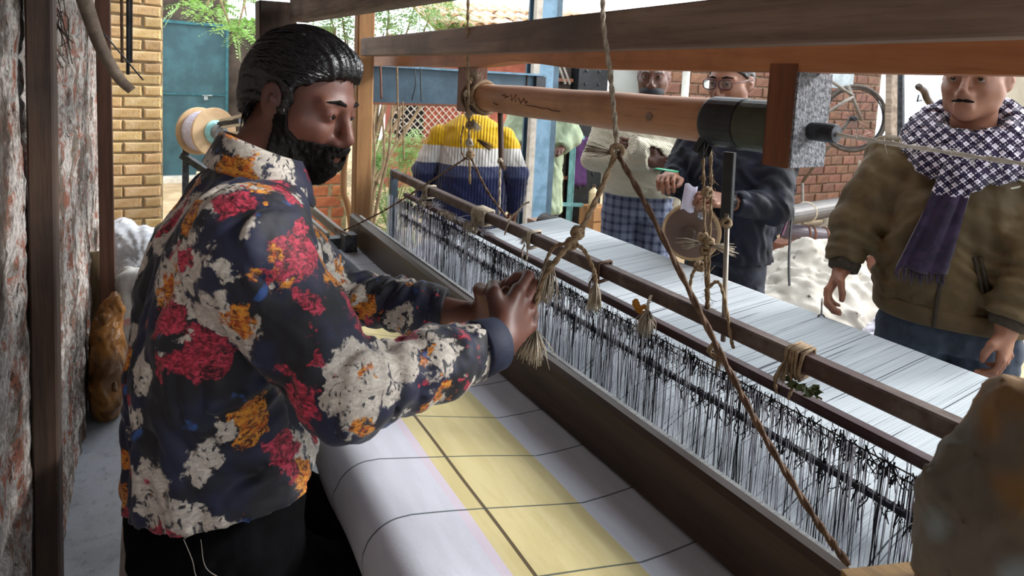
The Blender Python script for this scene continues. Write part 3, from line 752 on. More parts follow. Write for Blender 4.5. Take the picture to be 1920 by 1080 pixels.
# frame: breast beam, back beam, posts
MB().lathe([(.04, 0), (.045, .005), (.045, 3.16), (.04, 3.165)], (.325, -.15, .772), (0, 1, 0), 24).build('breast_beam', M_sley, loom)
MB().lathe([(.05, 0), (.055, .005), (.055, 3.0), (.05, 3.005)], (1.885, -.2, .735), (0, 1, 0), 24).build('back_beam', M_sley, loom)
for x, y, z in ((1.885, 2.86, .74), (1.885, -.28, .74), (.325, 3.06, .80), (.62, -.24, 1.13)):
    MB().box((x - .045, y - .045, 0), (x + .045, y + .045, z)).build('frame_post', M_dark_beam, loom)
MB().bar((.30, 3.06, .35), (1.90, 2.90, .35), .06, .09).build('side_rail', M_dark_beam, loom); MB().bar((.30, -.24, .35), (1.90, -.24, .35), .06, .09).build('side_rail', M_dark_beam, loom)
MB().bar((.93, -.24, 1.63), (.62, -.24, 1.10), .05, .06).build('brace', M_dark_beam, loom); MB().box((.28, -.20, .34), (.37, -.14, .78)).build('frame_post', M_dark_beam, loom)
# ---- cloth already woven
def cloth_mat():
    t = NT('striped_cotton'); x, y, z = t.sep()
    white = t.mix(t.step(t.noise(40, t.mapv((1, .2, 1)), 3), .4, .6), '#b9bbc6', '#b4b6c1'); yel = t.mix(t.step(t.noise(30, t.mapv((1, .2, 1)), 3), .4, .6), '#c0b382', '#b9ab78')
    c = t.mix(t.step(x, .4295, .4310), white, '#bdb2bf'); c = t.mix(t.step(x, .4480, .4495), c, yel)
    c = t.mix(t.step(x, .6795, .6815), c, white); c = t.mix(t.math('MULTIPLY', t.step(x, .4795, .4802), t.math('SUBTRACT', 1.0, t.step(x, .4868, .4875))), c, '#4a3a1a')
    ph = t.math('FRACT', t.math('DIVIDE', t.math('ADD', y, -.845 + 3.2 * .159 + .0795 + t_off), .159)); ln = t.math('SUBTRACT', 1.0, t.step(t.math('ABSOLUTE', t.math('SUBTRACT', ph, .5)), .0085, .0125))
    c = t.mix(t.math('MULTIPLY', ln, .88), c, '#23383a')
    wv = t.math('MULTIPLY', t.math('SINE', t.math('MULTIPLY', x, 3200)), t.math('SINE', t.math('MULTIPLY', y, 3200))); t.bump(t.math('ADD', t.noise(420, None, 2), t.math('MULTIPLY', wv, .4)), .25, .0015)
    return t.fin(c, .8, 0, .3, Sheen_Weight=.15)
t_off = -.0
t_off = (.159 - ((.845 - .845 + 3.2 * .159) % .159))
M_cloth = cloth_mat()
def cloth():
    prof = [(.42, .712), (.345, .708), (.300, .716), (.2800, .740), (.2760, .768)] + [(.328 - .052 * math.cos(a), .772 + .049 * math.sin(a)) for a in [R(q) for q in range(12, 96, 9)]]
    prof += [(x, .8215 - .0895 * ((x - .34) / .35) ** 1.06) for x in np.linspace(.352, .690, 16)] + [(.745, .7275), (.800, .7255), (.846, .7265)]
    Y = np.arange(-.10, 2.70, .02); V = []
    for y in Y:
        for i, (x, z) in enumerate(prof):
            w = .0035 * math.sin(y * 19 + z * 30) * math.sin(y * 7.3) if i < 6 else .0006 * math.sin(y * 23 + x * 17)
            V.append((x + (w if i < 6 else 0), y, z + (w if i >= 6 else 0) + .004 * math.sin(y * 1.7) * (1 if 6 < i else .5)))
    n, m = len(Y), len(prof); i = np.arange(n * m).reshape(n, m); F = np.stack([i[:-1, :-1], i[1:, :-1], i[1:, 1:], i[:-1, 1:]], -1).reshape(-1, 4)
    o = link('woven_cloth', np_mesh('woven_cloth', V, F[:, ::-1]), M_cloth); tag(o, 'white and yellow cotton cloth with thin green stripes woven over breast beam', 'cloth')
    md = o.modifiers.new('thick', 'SOLIDIFY'); md.thickness = .0025; md.offset = -1
cloth()
# ---- warp
def warp_mat():
    t = NT('warp_yarn'); x, y, z = t.sep(); yj = t.math('ADD', y, t.math('MULTIPLY', t.noise(2.6, t.mapv((1, .5, 1)), 2), .010))
    def streak(fy, fx, lo, hi, seed): return t.step(t.noise(1.0, t.comb(t.math('MULTIPLY', x, fx), t.math('MULTIPLY_ADD', yj, fy, seed), 0.0), 2, .5), lo, hi)
    c = t.mix(streak(420, 2.0, .35, .65, 0.0), '#b9bfc3', '#a3abb0'); c = t.mix(t.math('MULTIPLY', streak(150, 1.6, .62, .70, 7.0), .55), c, '#5d656c'); c = t.mix(t.math('MULTIPLY', streak(60, 1.1, .66, .70, 3.0), .85), c, '#33383e')
    ln = t.math('SUBTRACT', 1.0, t.step(t.math('ABSOLUTE', t.math('SUBTRACT', t.math('FRACT', t.math('DIVIDE', yj, .159)), .35)), .004, .012)); c = t.mix(t.math('MULTIPLY', ln, streak(9, 3.0, .30, .44, 1.0)), c, '#2a2e34'); l2 = t.math('SUBTRACT', 1.0, t.step(t.math('ABSOLUTE', t.math('SUBTRACT', t.math('FRACT', t.math('DIVIDE', yj, .0455)), .5)), .010, .035)); c = t.mix(t.math('MULTIPLY', t.math('MULTIPLY', l2, streak(14, 2.2, .42, .56, 5.0)), .8), c, '#3a3f46')
    t.bump(t.noise(1.0, t.comb(x, t.math('MULTIPLY', yj, 420), 0.0), 2), .5, .002); return t.fin(c, .85, 0, .2)
M_warp = warp_mat()
def warp():
    V = []; Y = np.arange(-.10, 2.66, .012); X = np.concatenate([np.linspace(.856, 1.08, 8), np.linspace(1.12, 1.885, 14), 1.885 + .058 * np.sin(np.linspace(.2, 1.7, 6))])
    for k, y in enumerate(Y):
        for i, x in enumerate(X):
            z = np.interp(x, [.856, 1.035, 1.14, 1.885], [.712, .690, .742, .793]) + .0012 * math.sin(y * 37 + x)
            if i >= 22: z = .735 + .058 * math.cos([.2, .5, .8, 1.1, 1.4, 1.7][i - 22])
            V.append((x, y, z))
    n, m = len(Y), len(X); i = np.arange(n * m).reshape(n, m); F = np.stack([i[:-1, :-1], i[1:, :-1], i[1:, 1:], i[:-1, 1:]], -1).reshape(-1, 4)
    o = link('warp_yarn', np_mesh('warp_yarn', V, F[:, ::-1]), M_warp); tag(o, 'wide white sheet of warp yarn with thin dark lines stretched behind healds', 'yarn')
    md = o.modifiers.new('thick', 'SOLIDIFY'); md.thickness = .003; md.offset = -1
warp()
# bench the weaver sits on
b = thing('bench', 'rough timber bench under the seated weaver', 'bench', (.08, 1.05, 0))
MB().box((-.04, .72, .655), (.17, 1.9, .69)).build('seat_board', M_dark_beam, b)
for y in (.80, 1.82):
    for x in (-.01, .14): MB().box((x - .02, y - .02, 0), (x + .02, y + .02, .655)).build('leg', M_dark_beam, b)
# ---------------------------------------------------------------- cords and ropes, each one a thing
def rope(name, label, pts, r, mat, par=None, n=8, twist=True, seg=8, fuzz=0, cat='rope'):
    P = curve_pts(pts, n) if len(pts) > 2 else [Vector(pts[0]).lerp(Vector(pts[1]), i / 24) for i in range(25)]
    D = []
    for i in range(len(P) - 1):                      # resample
        k = max(1, int((P[i+1] - P[i]).length / .012)); D += [P[i].lerp(P[i+1], j / k) for j in range(k)]
    D.append(P[-1]); m = MB()
    if twist and r > .0022:
        for s in range(2):
            q = []; ref = None
            for i, p in enumerate(D):
                d = (D[min(i+1, len(D)-1)] - D[max(i-1, 0)]).normalized(); ref = d.orthogonal().normalized() if ref is None else (ref - d * ref.dot(d)).normalized(); b = d.cross(ref); a = i * 1.15 + s * math.pi
                q.append(p + (ref * math.cos(a) + b * math.sin(a)) * r * .42)
            m.tube(q, r * .66, 6)
    else: m.tube(D, r, seg)
    for i in range(fuzz):
        p = random.choice(D); m.tube([p, p + Vector((random.gauss(0, .006), random.gauss(0, .006), random.gauss(0, .006))), p + Vector((random.gauss(0, .012), random.gauss(0, .012), random.gauss(-.004, .010)))], [.0007, .0006, .0003], 3)
    o = m.build(name, mat, par)
    if par is None: tag(o, label, cat)
    return o
def knot(par, c, r, mat, seed=0, name='knot'):
    rd = random.Random(seed); m = MB(); c = Vector(c)
    for k in range(3):
        ax = Vector((rd.gauss(0, 1), rd.gauss(0, 1), rd.gauss(0, 1))).normalized(); a = ax.orthogonal().normalized(); b = ax.cross(a)
        m.tube([c + (a * math.cos(t) + b * math.sin(t)) * r + ax * r * .35 * math.sin(2 * t + k) for t in [i * 6.2832 / 14 for i in range(14)]], r * .48, 6, closed=True)
    return m.build(name, mat, par)
def tassel(par, c, d, L, w, mat, n=46, seed=0, name='tassel'):
    rd = random.Random(seed); m = MB(); c = Vector(c); d = Vector(d).normalized()
    for i in range(int(n * 1.8)):
        e = Vector((rd.gauss(0, 1), rd.gauss(0, 1), rd.gauss(0, .5))); e -= d * e.dot(d); e *= w * .36
        m.tube([c + e * .12, c + d * L * .45 + e * .7, c + d * L * rd.uniform(.75, 1.1) + e * rd.uniform(.7, 1.3)], [.0011, .0011, .0005], 3)
    o = m.build(name, mat, par); o['kind'] = 'stuff'; return o
# main pull rope, from the beam to the weaver's fists and on down to the near end of the sley
A = rope('pull_rope', 'hemp rope hanging from top beam to knot then down to weaver hands', [(0.840, 1.074, 1.711), (0.845, 1.073, 1.638), (0.845, 1.041, 1.536), (0.830, 1.002, 1.458), (0.800, 0.944, 1.373)], .0058, M_cord_pale)
knot(A, (0.800, 0.946, 1.374), .011, M_cord, 1); tassel(A, (0.800, 0.957, 1.370), (-.8, .5, .1), .055, .03, M_cord_pale, 30, 2, 'frayed_end')
rope('strand', '', [(0.800, 0.949, 1.368), (0.750, 0.936, 1.285), (0.700, 0.920, 1.224), (0.665, 0.929, 1.180), (0.632, 0.932, 1.134), (0.605, 0.917, 1.085)], .0060, M_cord, A)
knot(A, (0.700, 0.925, 1.222), .010, M_cord, 4); knot(A, (0.690, 0.928, 1.202), .009, M_cord, 5)
rope('strand', '', [(0.690, 0.925, 1.204), (0.700, 0.902, 1.194), (0.710, 0.883, 1.162), (0.710, 0.873, 1.140)], .0042, M_cord, A); tassel(A, (0.710, 0.873, 1.140), (0, 0, -1), .050, .020, M_cord_pale, 46, 6)
rope('strand', '', [(0.690, 0.935, 1.201), (0.680, 0.969, 1.186), (0.660, 0.966, 1.160), (0.645, 0.949, 1.145)], .0040, M_cord, A)
tassel(A, (0.655, 0.945, 1.168), (-.25, -.1, -1), .075, .030, M_cord_pale, 70, 7, 'frayed_hemp'); tassel(A, (0.610, 0.914, 1.050), (-.2, -.1, -1), .055, .040, M_cord_pale, 60, 8, 'frayed_tail')
rope('stay_rope', 'long brown rope slanting from the knot across the healds to sley', [(0.800, 0.944, 1.369), (0.800, 0.848, 1.279), (0.810, 0.732, 1.144), (0.815, 0.646, 1.047), (0.820, 0.571, 0.969), (0.822, 0.486, 0.900), (0.822, 0.434, 0.869)], .0060, M_cord_dk)
# cords of the far side
B_ = rope('knotted_cord', 'cord tied in a messy knot hanging at the roller far end', [(0.860, 1.772, 1.785), (0.920, 1.878, 1.585), (1.000, 2.021, 1.439), (1.045, 2.085, 1.257), (1.060, 2.095, 1.102)], .0052, M_cord)
for i, q_ in enumerate(((1.030, 2.079, 1.496), (1.030, 2.092, 1.446), (1.030, 2.053, 1.419), (1.030, 2.070, 1.368), (1.030, 2.057, 1.330), (1.030, 2.055, 1.264), (1.030, 2.042, 1.222))): knot(B_, q_, .010 if i < 4 else .012, M_cord_pale if i % 2 else M_cord, 20 + i)
tassel(B_, (1.030, 2.042, 1.351), (.6, -.3, -.9), .05, .03, M_cord_pale, 26, 9, 'frayed_end'); tassel(B_, (1.030, 1.992, 1.283), (.8, -.4, -.5), .06, .03, M_cord_dk, 26, 10, 'frayed_end')
rope('strand', '', [(1.045, 2.137, 1.321), (1.040, 2.150, 1.270), (1.045, 2.135, 1.206), (1.045, 2.079, 1.197)], .003, M_cord_dk, B_)
rope('picking_cord', 'taut cord running from roller knot down to far end of sley', [(1.045, 2.080, 1.213), (0.970, 2.301, 1.071), (0.870, 2.516, 0.923), (0.775, 2.781, 0.782)], .0042, M_cord_dk)
rope('harness_cord', 'short brown cord slanting from the roller knot to heald bar', [(1.045, 2.061, 1.203), (1.060, 1.947, 1.098), (1.075, 1.831, 1.029)], .0046, M_cord_dk)
w = rope('leather_strap', 'dark leather strap with white cord under the wooden roller', [(1.100, 1.959, 1.397), (1.100, 1.946, 1.311), (1.090, 1.914, 1.209)], .0105, M_post_dk, twist=False, cat='strap')
rope('cord', '', [(1.085, 1.914, 1.219), (1.080, 1.899, 1.125), (1.075, 1.884, 1.028)], .0045, M_cord_pale, w); knot(w, (1.085, 1.913, 1.215), .008, M_cord_pale, 31); tassel(w, (1.080, 1.904, 1.216), (.5, -.3, -1), .035, .012, M_cord_dk, 14, 32, 'strap_end')
# wound rag and cord at the far roller end
g = thing('rope_wrap', 'rope and rag wound round the far end of the roller', 'rope', (1.08, 2.13, 1.43))
for i in range(5): MB().tube([(1.10 + (.058 + .004 * (i % 3)) * math.cos(a), 2.075 + .016 * i + .012 * math.sin(a + i), 1.434 + (.058 + .004 * (i % 2)) * math.sin(a)) for a in [k * 6.2832 / 22 for k in range(22)]], .0075, 6, closed=True).build('turn', (M_cord, M_cord_dk, M_thread_blk)[i % 3], g)
tassel(g, (1.06, 2.10, 1.495), (-.4, -.7, .5), .07, .05, M_cord_pale, 40, 40, 'frayed_end')
# bindings along the heald bar
def lashing(label, y, z0=.93, z1=1.02, mat=None, loops=4, r=.0036, group=None, seed=0, tail=.05):
    rd = random.Random(seed); mat = mat or M_cord; g = thing('lashing', label, 'cord', (1.08, y, z0), group)
    for k in range(loops):
        yy = y + (k - loops / 2) * r * 2.1; MB().tube([(1.08 + a * .5, yy + b, c) for a, b, c in ((-.046, 0, .985), (-.040, rd.uniform(-.004, .004), 1.018), (.040, 0, 1.022), (.042, 0, .972), (-.040, 0, .966))], r, 6, closed=True).build('turn', mat, g)
    rope('hanger', '', [(1.056, y, .975), (1.052, y - .012, .955), (1.052, y - .006, .925)], r * .9, mat, g, 6); rope('hanger', '', [(1.060, y + .02, .972), (1.058, y + .030, .950), (1.056, y + .022, .922)], r * .9, mat, g, 6)
    if tail: tassel(g, (1.054, y + .005, 1.0), (-.5, rd.uniform(-.6, .6), -.8), tail, .02, mat, 14, seed, 'loose_end')
    return g
lashing('grey cord lashing on heald bar nearest the camera', .705, seed=1, loops=5, mat=M_cord)
lashing('small brown knotted lashing midway along the heald bar', 1.30, seed=2, loops=2, tail=.045, mat=M_cord_dk)
lashing('bulky rag lashing on heald bar below the roller far end', 2.02, seed=3, loops=8, tail=.09, r=.006, mat=M_cord_pale)
lashing('pale cord lashing at far end of the heald bar', 2.52, seed=4, loops=4, tail=.07, mat=M_cord_pale)
lashing('thin cord lashing with curled white end beside the weaver hands', 1.66, seed=5, loops=3, tail=.03, mat=M_cord_pale)
rope('loose_cord', 'curled white cord end rising from the heald bar near the blue column', [(1.060, 1.814, 0.973), (1.060, 1.780, 1.037), (1.060, 1.731, 1.075), (1.060, 1.706, 1.098), (1.060, 1.665, 1.118)], .0036, M_cord_pale, cat='cord')
rag = thing('cotton_waste', 'white cotton waste caught along the far heald shaft', 'rag', (1.05, 2.2, .95))
for i in range(9):
    y = 1.95 + .075 * i; tassel(rag, (1.05, y, .955), (-.3, -1, random.uniform(-.3, .5)), .09, .05, M_cord_pale if i % 3 else M_thread_wht, 16, 60 + i, 'tuft')
# the pair of cords and the rod hanging by the near tape
C_ = rope('knotted_cord', 'pair of fuzzy cords hanging below the taped roller end', [(1.100, 1.001, 1.367), (1.100, 0.985, 1.246), (1.090, 0.962, 1.141), (1.085, 0.942, 1.036), (1.080, 0.935, 0.974)], .0040, M_cord, fuzz=60)
rope('strand', '', [(1.100, 0.978, 1.370), (1.100, 0.965, 1.250), (1.090, 0.950, 1.144), (1.085, 0.937, 1.037), (1.080, 0.925, 0.993)], .0040, M_cord, C_, fuzz=50)
for i, q_ in enumerate(((1.090, 0.971, 1.274), (1.090, 0.971, 1.169), (1.090, 0.952, 1.162), (1.090, 0.962, 1.141), (1.090, 0.974, 1.100), (1.090, 0.942, 0.998))): knot(C_, q_, .0095, M_cord, 70 + i)
tassel(C_, (1.090, 0.943, 1.158), (.8, -.5, -.2), .05, .03, M_cord_pale, 30, 80, 'frayed_end'); tassel(C_, (1.090, 0.979, 1.155), (-.9, .3, -.1), .045, .03, M_cord_pale, 24, 81, 'frayed_end')
rope('loop', '', [(1.080, 0.955, 1.106), (1.070, 0.973, 1.090), (1.070, 0.978, 1.045), (1.070, 0.960, 1.013), (1.070, 0.935, 1.003)], .004, M_cord, C_); rope('loop', '', [(1.075, 0.939, 1.056), (1.070, 0.903, 1.089), (1.070, 0.881, 1.058), (1.060, 0.845, 0.979), (1.060, 0.838, 0.968)], .004, M_cord, C_)
p = thing('hanging_rod', 'black wooden stick ending in a thin metal rod', 'rod', (1.100, 0.929, 1.364))
MB().bar((1.100, 0.924, 1.370), (1.100, 0.918, 1.214), .028, .012, (1, 0, 0), 1, (0, 0, 0), .002).build('stick', M_tape, p); MB().tube([(1.095, 0.913, 1.237), (1.080, 0.885, 1.008), (1.080, 0.883, 0.961)], .0055, 8).build('metal_rod', simple('worn_rod', '#a59c90', '#7e766b', .4, metal=.5), p); knot(p, (1.090, 0.909, 1.216), .009, M_cord, 90, 'binding')
t_ = rope('tassel_cord', 'white netted tassel hanging from heald bar beside the slanting rope', [(1.055, 1.085, 1.0), (1.04, 1.078, .985), (1.035, 1.072, .968)], .004, M_cord_pale, cat='tassel'); tassel(t_, (1.035, 1.072, .97), (-.05, 0, -1), .06, .034, M_cord_pale, 60, 91)
rope('yarn_scrap', 'mustard yarn scrap tied on the maroon shaft beside white tassel', [(1.055, 1.145, .96), (1.05, 1.13, .972), (1.05, 1.115, .958), (1.052, 1.10, .968), (1.05, 1.09, .955), (1.05, 1.12, .950), (1.055, 1.145, .96)], .0055, simple('mustard_yarn', '#b07a2c', '#8c5c1c', .95), cat='yarn')
E_ = rope('shaft_tie', 'twisted cord tie on maroon shaft under the slanting rope', [(1.05, .885, .975), (1.045, .872, .955), (1.05, .862, .935), (1.04, .885, .945), (1.05, .875, .965), (1.045, .86, .945)], .0055, M_cord, cat='cord'); tassel(E_, (1.045, .865, .94), (-.2, -.3, -1), .03, .02, M_cord, 12, 93, 'loose_end')
rope('taut_cord', 'white fuzzy cord stretched from roller pin towards man in jacket', [(1.10, .70, 1.434), (1.105, .55, 1.425), (1.11, .40, 1.418), (1.12, .20, 1.415)], .0042, simple('bright_cord', '#d9d6cf', '#bdb9b0', .95), fuzz=70)
# thin wires and bars hanging before the blue beam
rope('hanging_strip', 'reddish wooden strip hanging from orange beam before the blue beam', [(1.120, 3.382, 1.558), (1.120, 3.363, 1.463), (1.120, 3.345, 1.367)], 0.006, M_block, twist=False, cat='cord')
rope('hanging_strip', 'tan strip with long cord hanging from orange beam before the blue beam', [(1.120, 3.118, 1.591), (1.120, 3.094, 1.435), (1.120, 3.071, 1.278)], 0.005, M_cord, twist=False, cat='cord')
rope('hanging_strip', 'thin straight tan cord hanging from orange beam before the blue beam', [(1.120, 3.010, 1.370), (1.120, 2.987, 1.222), (1.120, 2.965, 1.075)], 0.004, M_cord, twist=False, cat='cord')
rope('hanging_strip', 'thin black chain cord hanging from orange beam before the blue beam', [(1.120, 2.789, 1.539), (1.120, 2.775, 1.461), (1.120, 2.760, 1.383)], 0.003, M_tape, twist=False, cat='cord')
rope('hanging_strip', 'thin slanting dark wire hanging from orange beam before the blue beam', [(1.120, 2.858, 1.538), (1.120, 2.843, 1.461), (1.120, 2.885, 1.382)], 0.0024, M_tape, twist=False, cat='cord')
lf = thing('leaf_sprig', 'dried green sprig tucked on the maroon shaft near the camera', 'leaf', (1.06, .67, .95)); m = MB(); rd = random.Random(4)
for i in range(26):
    c = Vector((1.05 + rd.gauss(0, .006), .64 + .075 * rd.random(), .955 + abs(rd.gauss(0, .008)))); a = Vector((rd.gauss(0, 1), rd.gauss(0, 1), rd.gauss(.3, .6))).normalized() * .013; b = a.orthogonal().normalized() * .006
    m.add([c - a, c + b, c + a, c - b], [(0, 1, 2, 3)])
mm = m.build('leaves', simple('dry_leaf', '#5c6a44', '#3f4a2e', .8), lf); mm['kind'] = 'stuff'
MB().tube([(1.055, .635, .955), (1.05, .68, .962), (1.055, .72, .957)], .002, 5).build('stem', M_cord_dk, lf)
# ---------------------------------------------------------------- things round the loom
def solid(name, par, mat, lo, hi, h, fn, label=None, cat=None):
    g = SDF(lo, hi, h); fn(g); o = link(name, g.mesh(name), mat, par)
    if label: tag(o, label, cat)
    return o
M_sackw = simple('white_sacking', '#cfd2d6', '#b2b6bc', .85, 18, .3, 90)
M_sackg = simple('grey_sacking', '#b9b8b4', '#9b9a98', .85, 9, .3, 60)
M_sackb = simple('amber_plastic', '#8a5a22', '#553613', .4, 7, .2, 40)
# sacks by the wall
s = thing('tied_sack', 'white plastic sack gathered and tied at the top by the wall', 'sack', (-.03, 3.45, 0))
def f(g):
    g.ell((-.045, 3.58, .30), (.15, .17, .32), None, .03); g.ell((-.035, 3.58, .52), (.135, .15, .09), None, .05)
    g.ell((-.035, 3.56, .60), (.12, .13, .075), None, .03); g.ell((-.12, 3.63, .655), (.075, .10, .05), None, .02)
    idx = np.nonzero(np.abs(g.d) < .04); P = np.stack([g.lo[i] + idx[i] * g.h for i in range(3)], 1) - np.array((-.035, 3.53, .56)); a = np.arctan2(P[:, 2], P[:, 0])
    g.d[idx] += (.0035 * np.sin(a * 13 + 2 * np.sin(P[:, 2] * 30)) * (P[:, 2] > -.09)).astype(np.float32)
    g.fold(.006, .09, 3); g.half((0, 0, .003), (0, 0, -1))
solid('sack_body', s, M_sackw, (-.22, 3.3, -.02), (.16, 3.85, .76), .008, f)
def f(g): g.ell((-.070, 3.26, .27), (.075, .12, .28), None, .02); g.ell((-.065, 3.26, .50), (.06, .09, .05), None, .03); g.fold(.007, .10, 7, (1, 1, .6)); g.half((0, 0, .003), (0, 0, -1))
s2 = solid('grain_sack', None, M_sackg, (-.20, 3.05, -.02), (.10, 3.45, .62), .008, f, 'plain greyish white filled sack with faint pink print beside the weaver', 'sack')
MB().box((-.105, 3.138, .335), (-.04, 3.145, .365)).build('printed_mark', simple('faded_pink_print', '#b08b86', '#9d7772', .9), s2)
def f(g): g.ell((-.150, 3.02, .15), (.072, .13, .18), None, .02); g.ell((-.150, 3.02, .30), (.055, .09, .16), None, .06); g.ell((-.118, 3.02, .47), (.022, .035, .06), None, .06); g.fold(.007, .07, 11, (1, 1, .6)); g.half((-.212, 0, 0), (-1, 0, 0)); g.half((0, 0, .003), (0, 0, -1))
solid('amber_sack', None, M_sackb, (-.24, 2.86, -.02), (-.03, 3.20, .56), .007, f, 'dark amber plastic sack slumped against the peeling wall', 'sack')
tag(MB().bar((-.185, 3.24, 0), (-.200, 3.30, .64), .085, .02, (0, -1, 0), 1, (0, 0, 0), .004, .8).build('plank', wood('dull_plank', '#8d7a5c', '#6b5a44', 2)), 'short weathered plank leaning on wall behind amber sack', 'plank')
# bow, rods and wire by the wall top
bw = MB(); P = curve_pts([(-0.161, 2.000, 1.734), (-0.134, 2.000, 1.627), (-0.105, 2.000, 1.532), (-0.067, 2.000, 1.456), (-0.036, 2.000, 1.421)], 8)
bw.tube(P, [.020 - .008 * i / (len(P) - 1) for i in range(len(P))], 8); tag(bw.build('wooden_bow', M_beam_grey), 'grey curved wooden bow hanging over the peeling wall', 'bow')
for a, b, r, lb in (((-0.043, 2.100, 2.391), (-0.047, 2.100, 1.462), .0048, 'thick black rod hanging right of the curved wooden bow'), ((-0.034, 2.150, 2.415), (-0.040, 2.150, 1.496), .0036, 'short black rod hanging beside the thick black one'), ((-0.065, 2.100, 2.384), (-0.061, 2.100, 1.495), .0040, 'rusty rod hanging nearest the curved wooden bow'), ((-0.126, 2.000, 1.606), (-0.010, 2.090, 1.449), .0022, 'thin slanting twig crossing the hanging black rods')):
    tag(MB().tube([a, b], r, 7).build('hanging_rod', M_iron if 'rusty' not in lb else M_cord_dk), lb, 'rod')
wt = MB(); rd = random.Random(11)
for k in range(16):
    p = Vector((-.195, 1.86 + rd.gauss(0, .06), 1.60 + rd.gauss(0, .03))); wt.tube(curve_pts([p, p + Vector((rd.uniform(.0, .03), rd.gauss(0, .05), rd.gauss(-.03, .03))), p + Vector((rd.uniform(0, .04), rd.gauss(0, .08), rd.gauss(-.06, .04)))], 4), .0013, 4)
o = wt.build('twig_tangle', M_post_dk); tag(o, 'tangle of dry twigs caught on the wall behind dark post', 'twigs', kind='stuff')
# winding drum before the teal door
d = thing('winding_drum', 'wooden flanged yarn drum with pale thread and turquoise hub', 'drum', (.47, 4.5, 0))
ax = Vector((.50, -.86, .05)).normalized(); o = Vector((.376, 4.45, 1.073)) - ax * .17; fl = simple('drum_plywood', '#c7a983', '#ab8c68', .7, 5, .2, 40)
MB().lathe([(.155, 0), (.158, .004), (.158, .014), (.155, .018)], o, ax, 36).build('flange', fl, d); MB().lathe([(.155, 0), (.158, .004), (.158, .014), (.155, .018)], o + ax * .16, ax, 36).build('flange', fl, d)
MB().lathe([(.128, .0), (.134, .03), (.134, .12), (.128, .14)], o + ax * .018, ax, 32).build('wound_yarn', simple('lilac_yarn', '#c9c6dc', '#aeabc6', .8, 60, .4, 200), d)
MB().lathe([(.074, 0), (.078, .006), (.066, .022), (.050, .026)], o + ax * .178, ax, 28).build('hub_ring', simple('turquoise_enamel', '#a5d8d4', '#86c0bd', .45), d)
MB().lathe([(.050, 0), (.052, .02), (.046, .045), (.022, .050), (.020, .062)], o + ax * .20, ax, 22).build('bearing', simple('cast_grey', '#8c8f92', '#6d7073', .5, metal=.4), d)
MB().bar(o + ax * .22 + Vector((0, 0, .05)), o + ax * .40 + Vector((.02, .02, .075)), .03, .03).build('bracket', M_iron, d)
for k, dz in enumerate((.075, .03, -.01)): MB().bar(o + ax * .23 + Vector((0, 0, dz)), o + ax * .56 + Vector((0, 0, dz + .06 - .02 * k)), .018, .016).build('frame_bar', simple('cream_iron', '#cfc7b2', '#b5ac96', .5), d)
MB().box((.55, 4.33, 0), (.60, 4.38, 1.2)).build('stand_post', M_iron, d); MB().box((.20, 4.62, 0), (.24, 4.66, 1.12)).build('stand_post', M_iron, d); MB().bar((.20, 4.64, .9), (.60, 4.35, .62), .04, .04).build('stand_brace', M_iron, d)
# greenery
def leaf_mat(name, a, b):
    t = NT(name); oi = t.noise(5, None, 3); c = t.mix(t.step(oi, .35, .65), a, b)
    t.fin(c, .55, 0, .4, Transmission_Weight=0.0); tr = t.n('ShaderNodeBsdfTranslucent'); t.put(tr.inputs[0], c); mx = t.n('ShaderNodeMixShader'); mx.inputs[0].default_value = .4
    t.l(t.p.outputs[0], mx.inputs[1]); t.l(tr.outputs[0], mx.inputs[2]); t.l(mx.outputs[0], t.out.inputs[0]); return t.m
M_leaf = leaf_mat('fresh_leaf', '#7fae4e', '#a9c884'); M_leaf2 = leaf_mat('bush_leaf', '#5f8a42', '#94ad72'); M_twig = simple('grey_twig', '#8f7a5e', '#6f5d47', .9)
def pinnate(m, p, d, L, n, w, rd):
    p = Vector(p); d = Vector(d).normalized(); up = Vector((rd.gauss(0, .3), rd.gauss(0, .3), 1)); s = d.cross(up).normalized()
    for i in range(n):
        t_ = (i + 1) / n; c = p + d * L * t_ + Vector((0, 0, -.25 * L * t_ * t_)); ln = w * (1.1 - .5 * t_)
        for e in (-1, 1):
            a = (s * e + d * .35 + Vector((0, 0, rd.uniform(-.35, .1)))).normalized() * ln; b = d * ln * .17
            m.add([c, c + a * .5 - b, c + a, c + a * .5 + b], [(0, 1, 2, 3)])
def tree(name, label, base, tips, mat, leaf, n, rd, spread, cat='tree', trunk=.02):
    t = thing(name, label, cat, tuple(base)); b = MB(); m = MB()
    for tp in tips:
        tp = Vector(tp); mid = Vector(base).lerp(tp, .55) + Vector((rd.gauss(0, .05), rd.gauss(0, .05), .05)); q = curve_pts([base, mid, tp], 6); b.tube(q, [trunk * (1 - .75 * i / (len(q) - 1)) for i in range(len(q))], 6)
        for k in range(n):
            p = tp + Vector((rd.gauss(0, spread), rd.gauss(0, spread), rd.gauss(0, spread * .7))); pinnate(m, p, (rd.gauss(0, 1), rd.gauss(0, 1), rd.gauss(-.25, .4)), leaf[0], leaf[1], leaf[2], rd)
    b.build('branches', M_twig, t); f_ = m.build('foliage', mat, t); f_['kind'] = 'stuff'; return t
rd = random.Random(5)
tree('leafy_branch', 'feathery green branch drooping in front of the teal door top', (.55, 5.4, 2.5), [(0.234, 5.200, 1.947), (0.367, 5.100, 1.877), (0.500, 5.200, 1.956), (0.517, 5.000, 1.808), (0.644, 5.100, 1.884), (0.435, 5.300, 2.076), (0.685, 5.200, 2.056), (0.571, 5.000, 1.755)], M_leaf, (.17, 9, .062), 8, rd, .035)
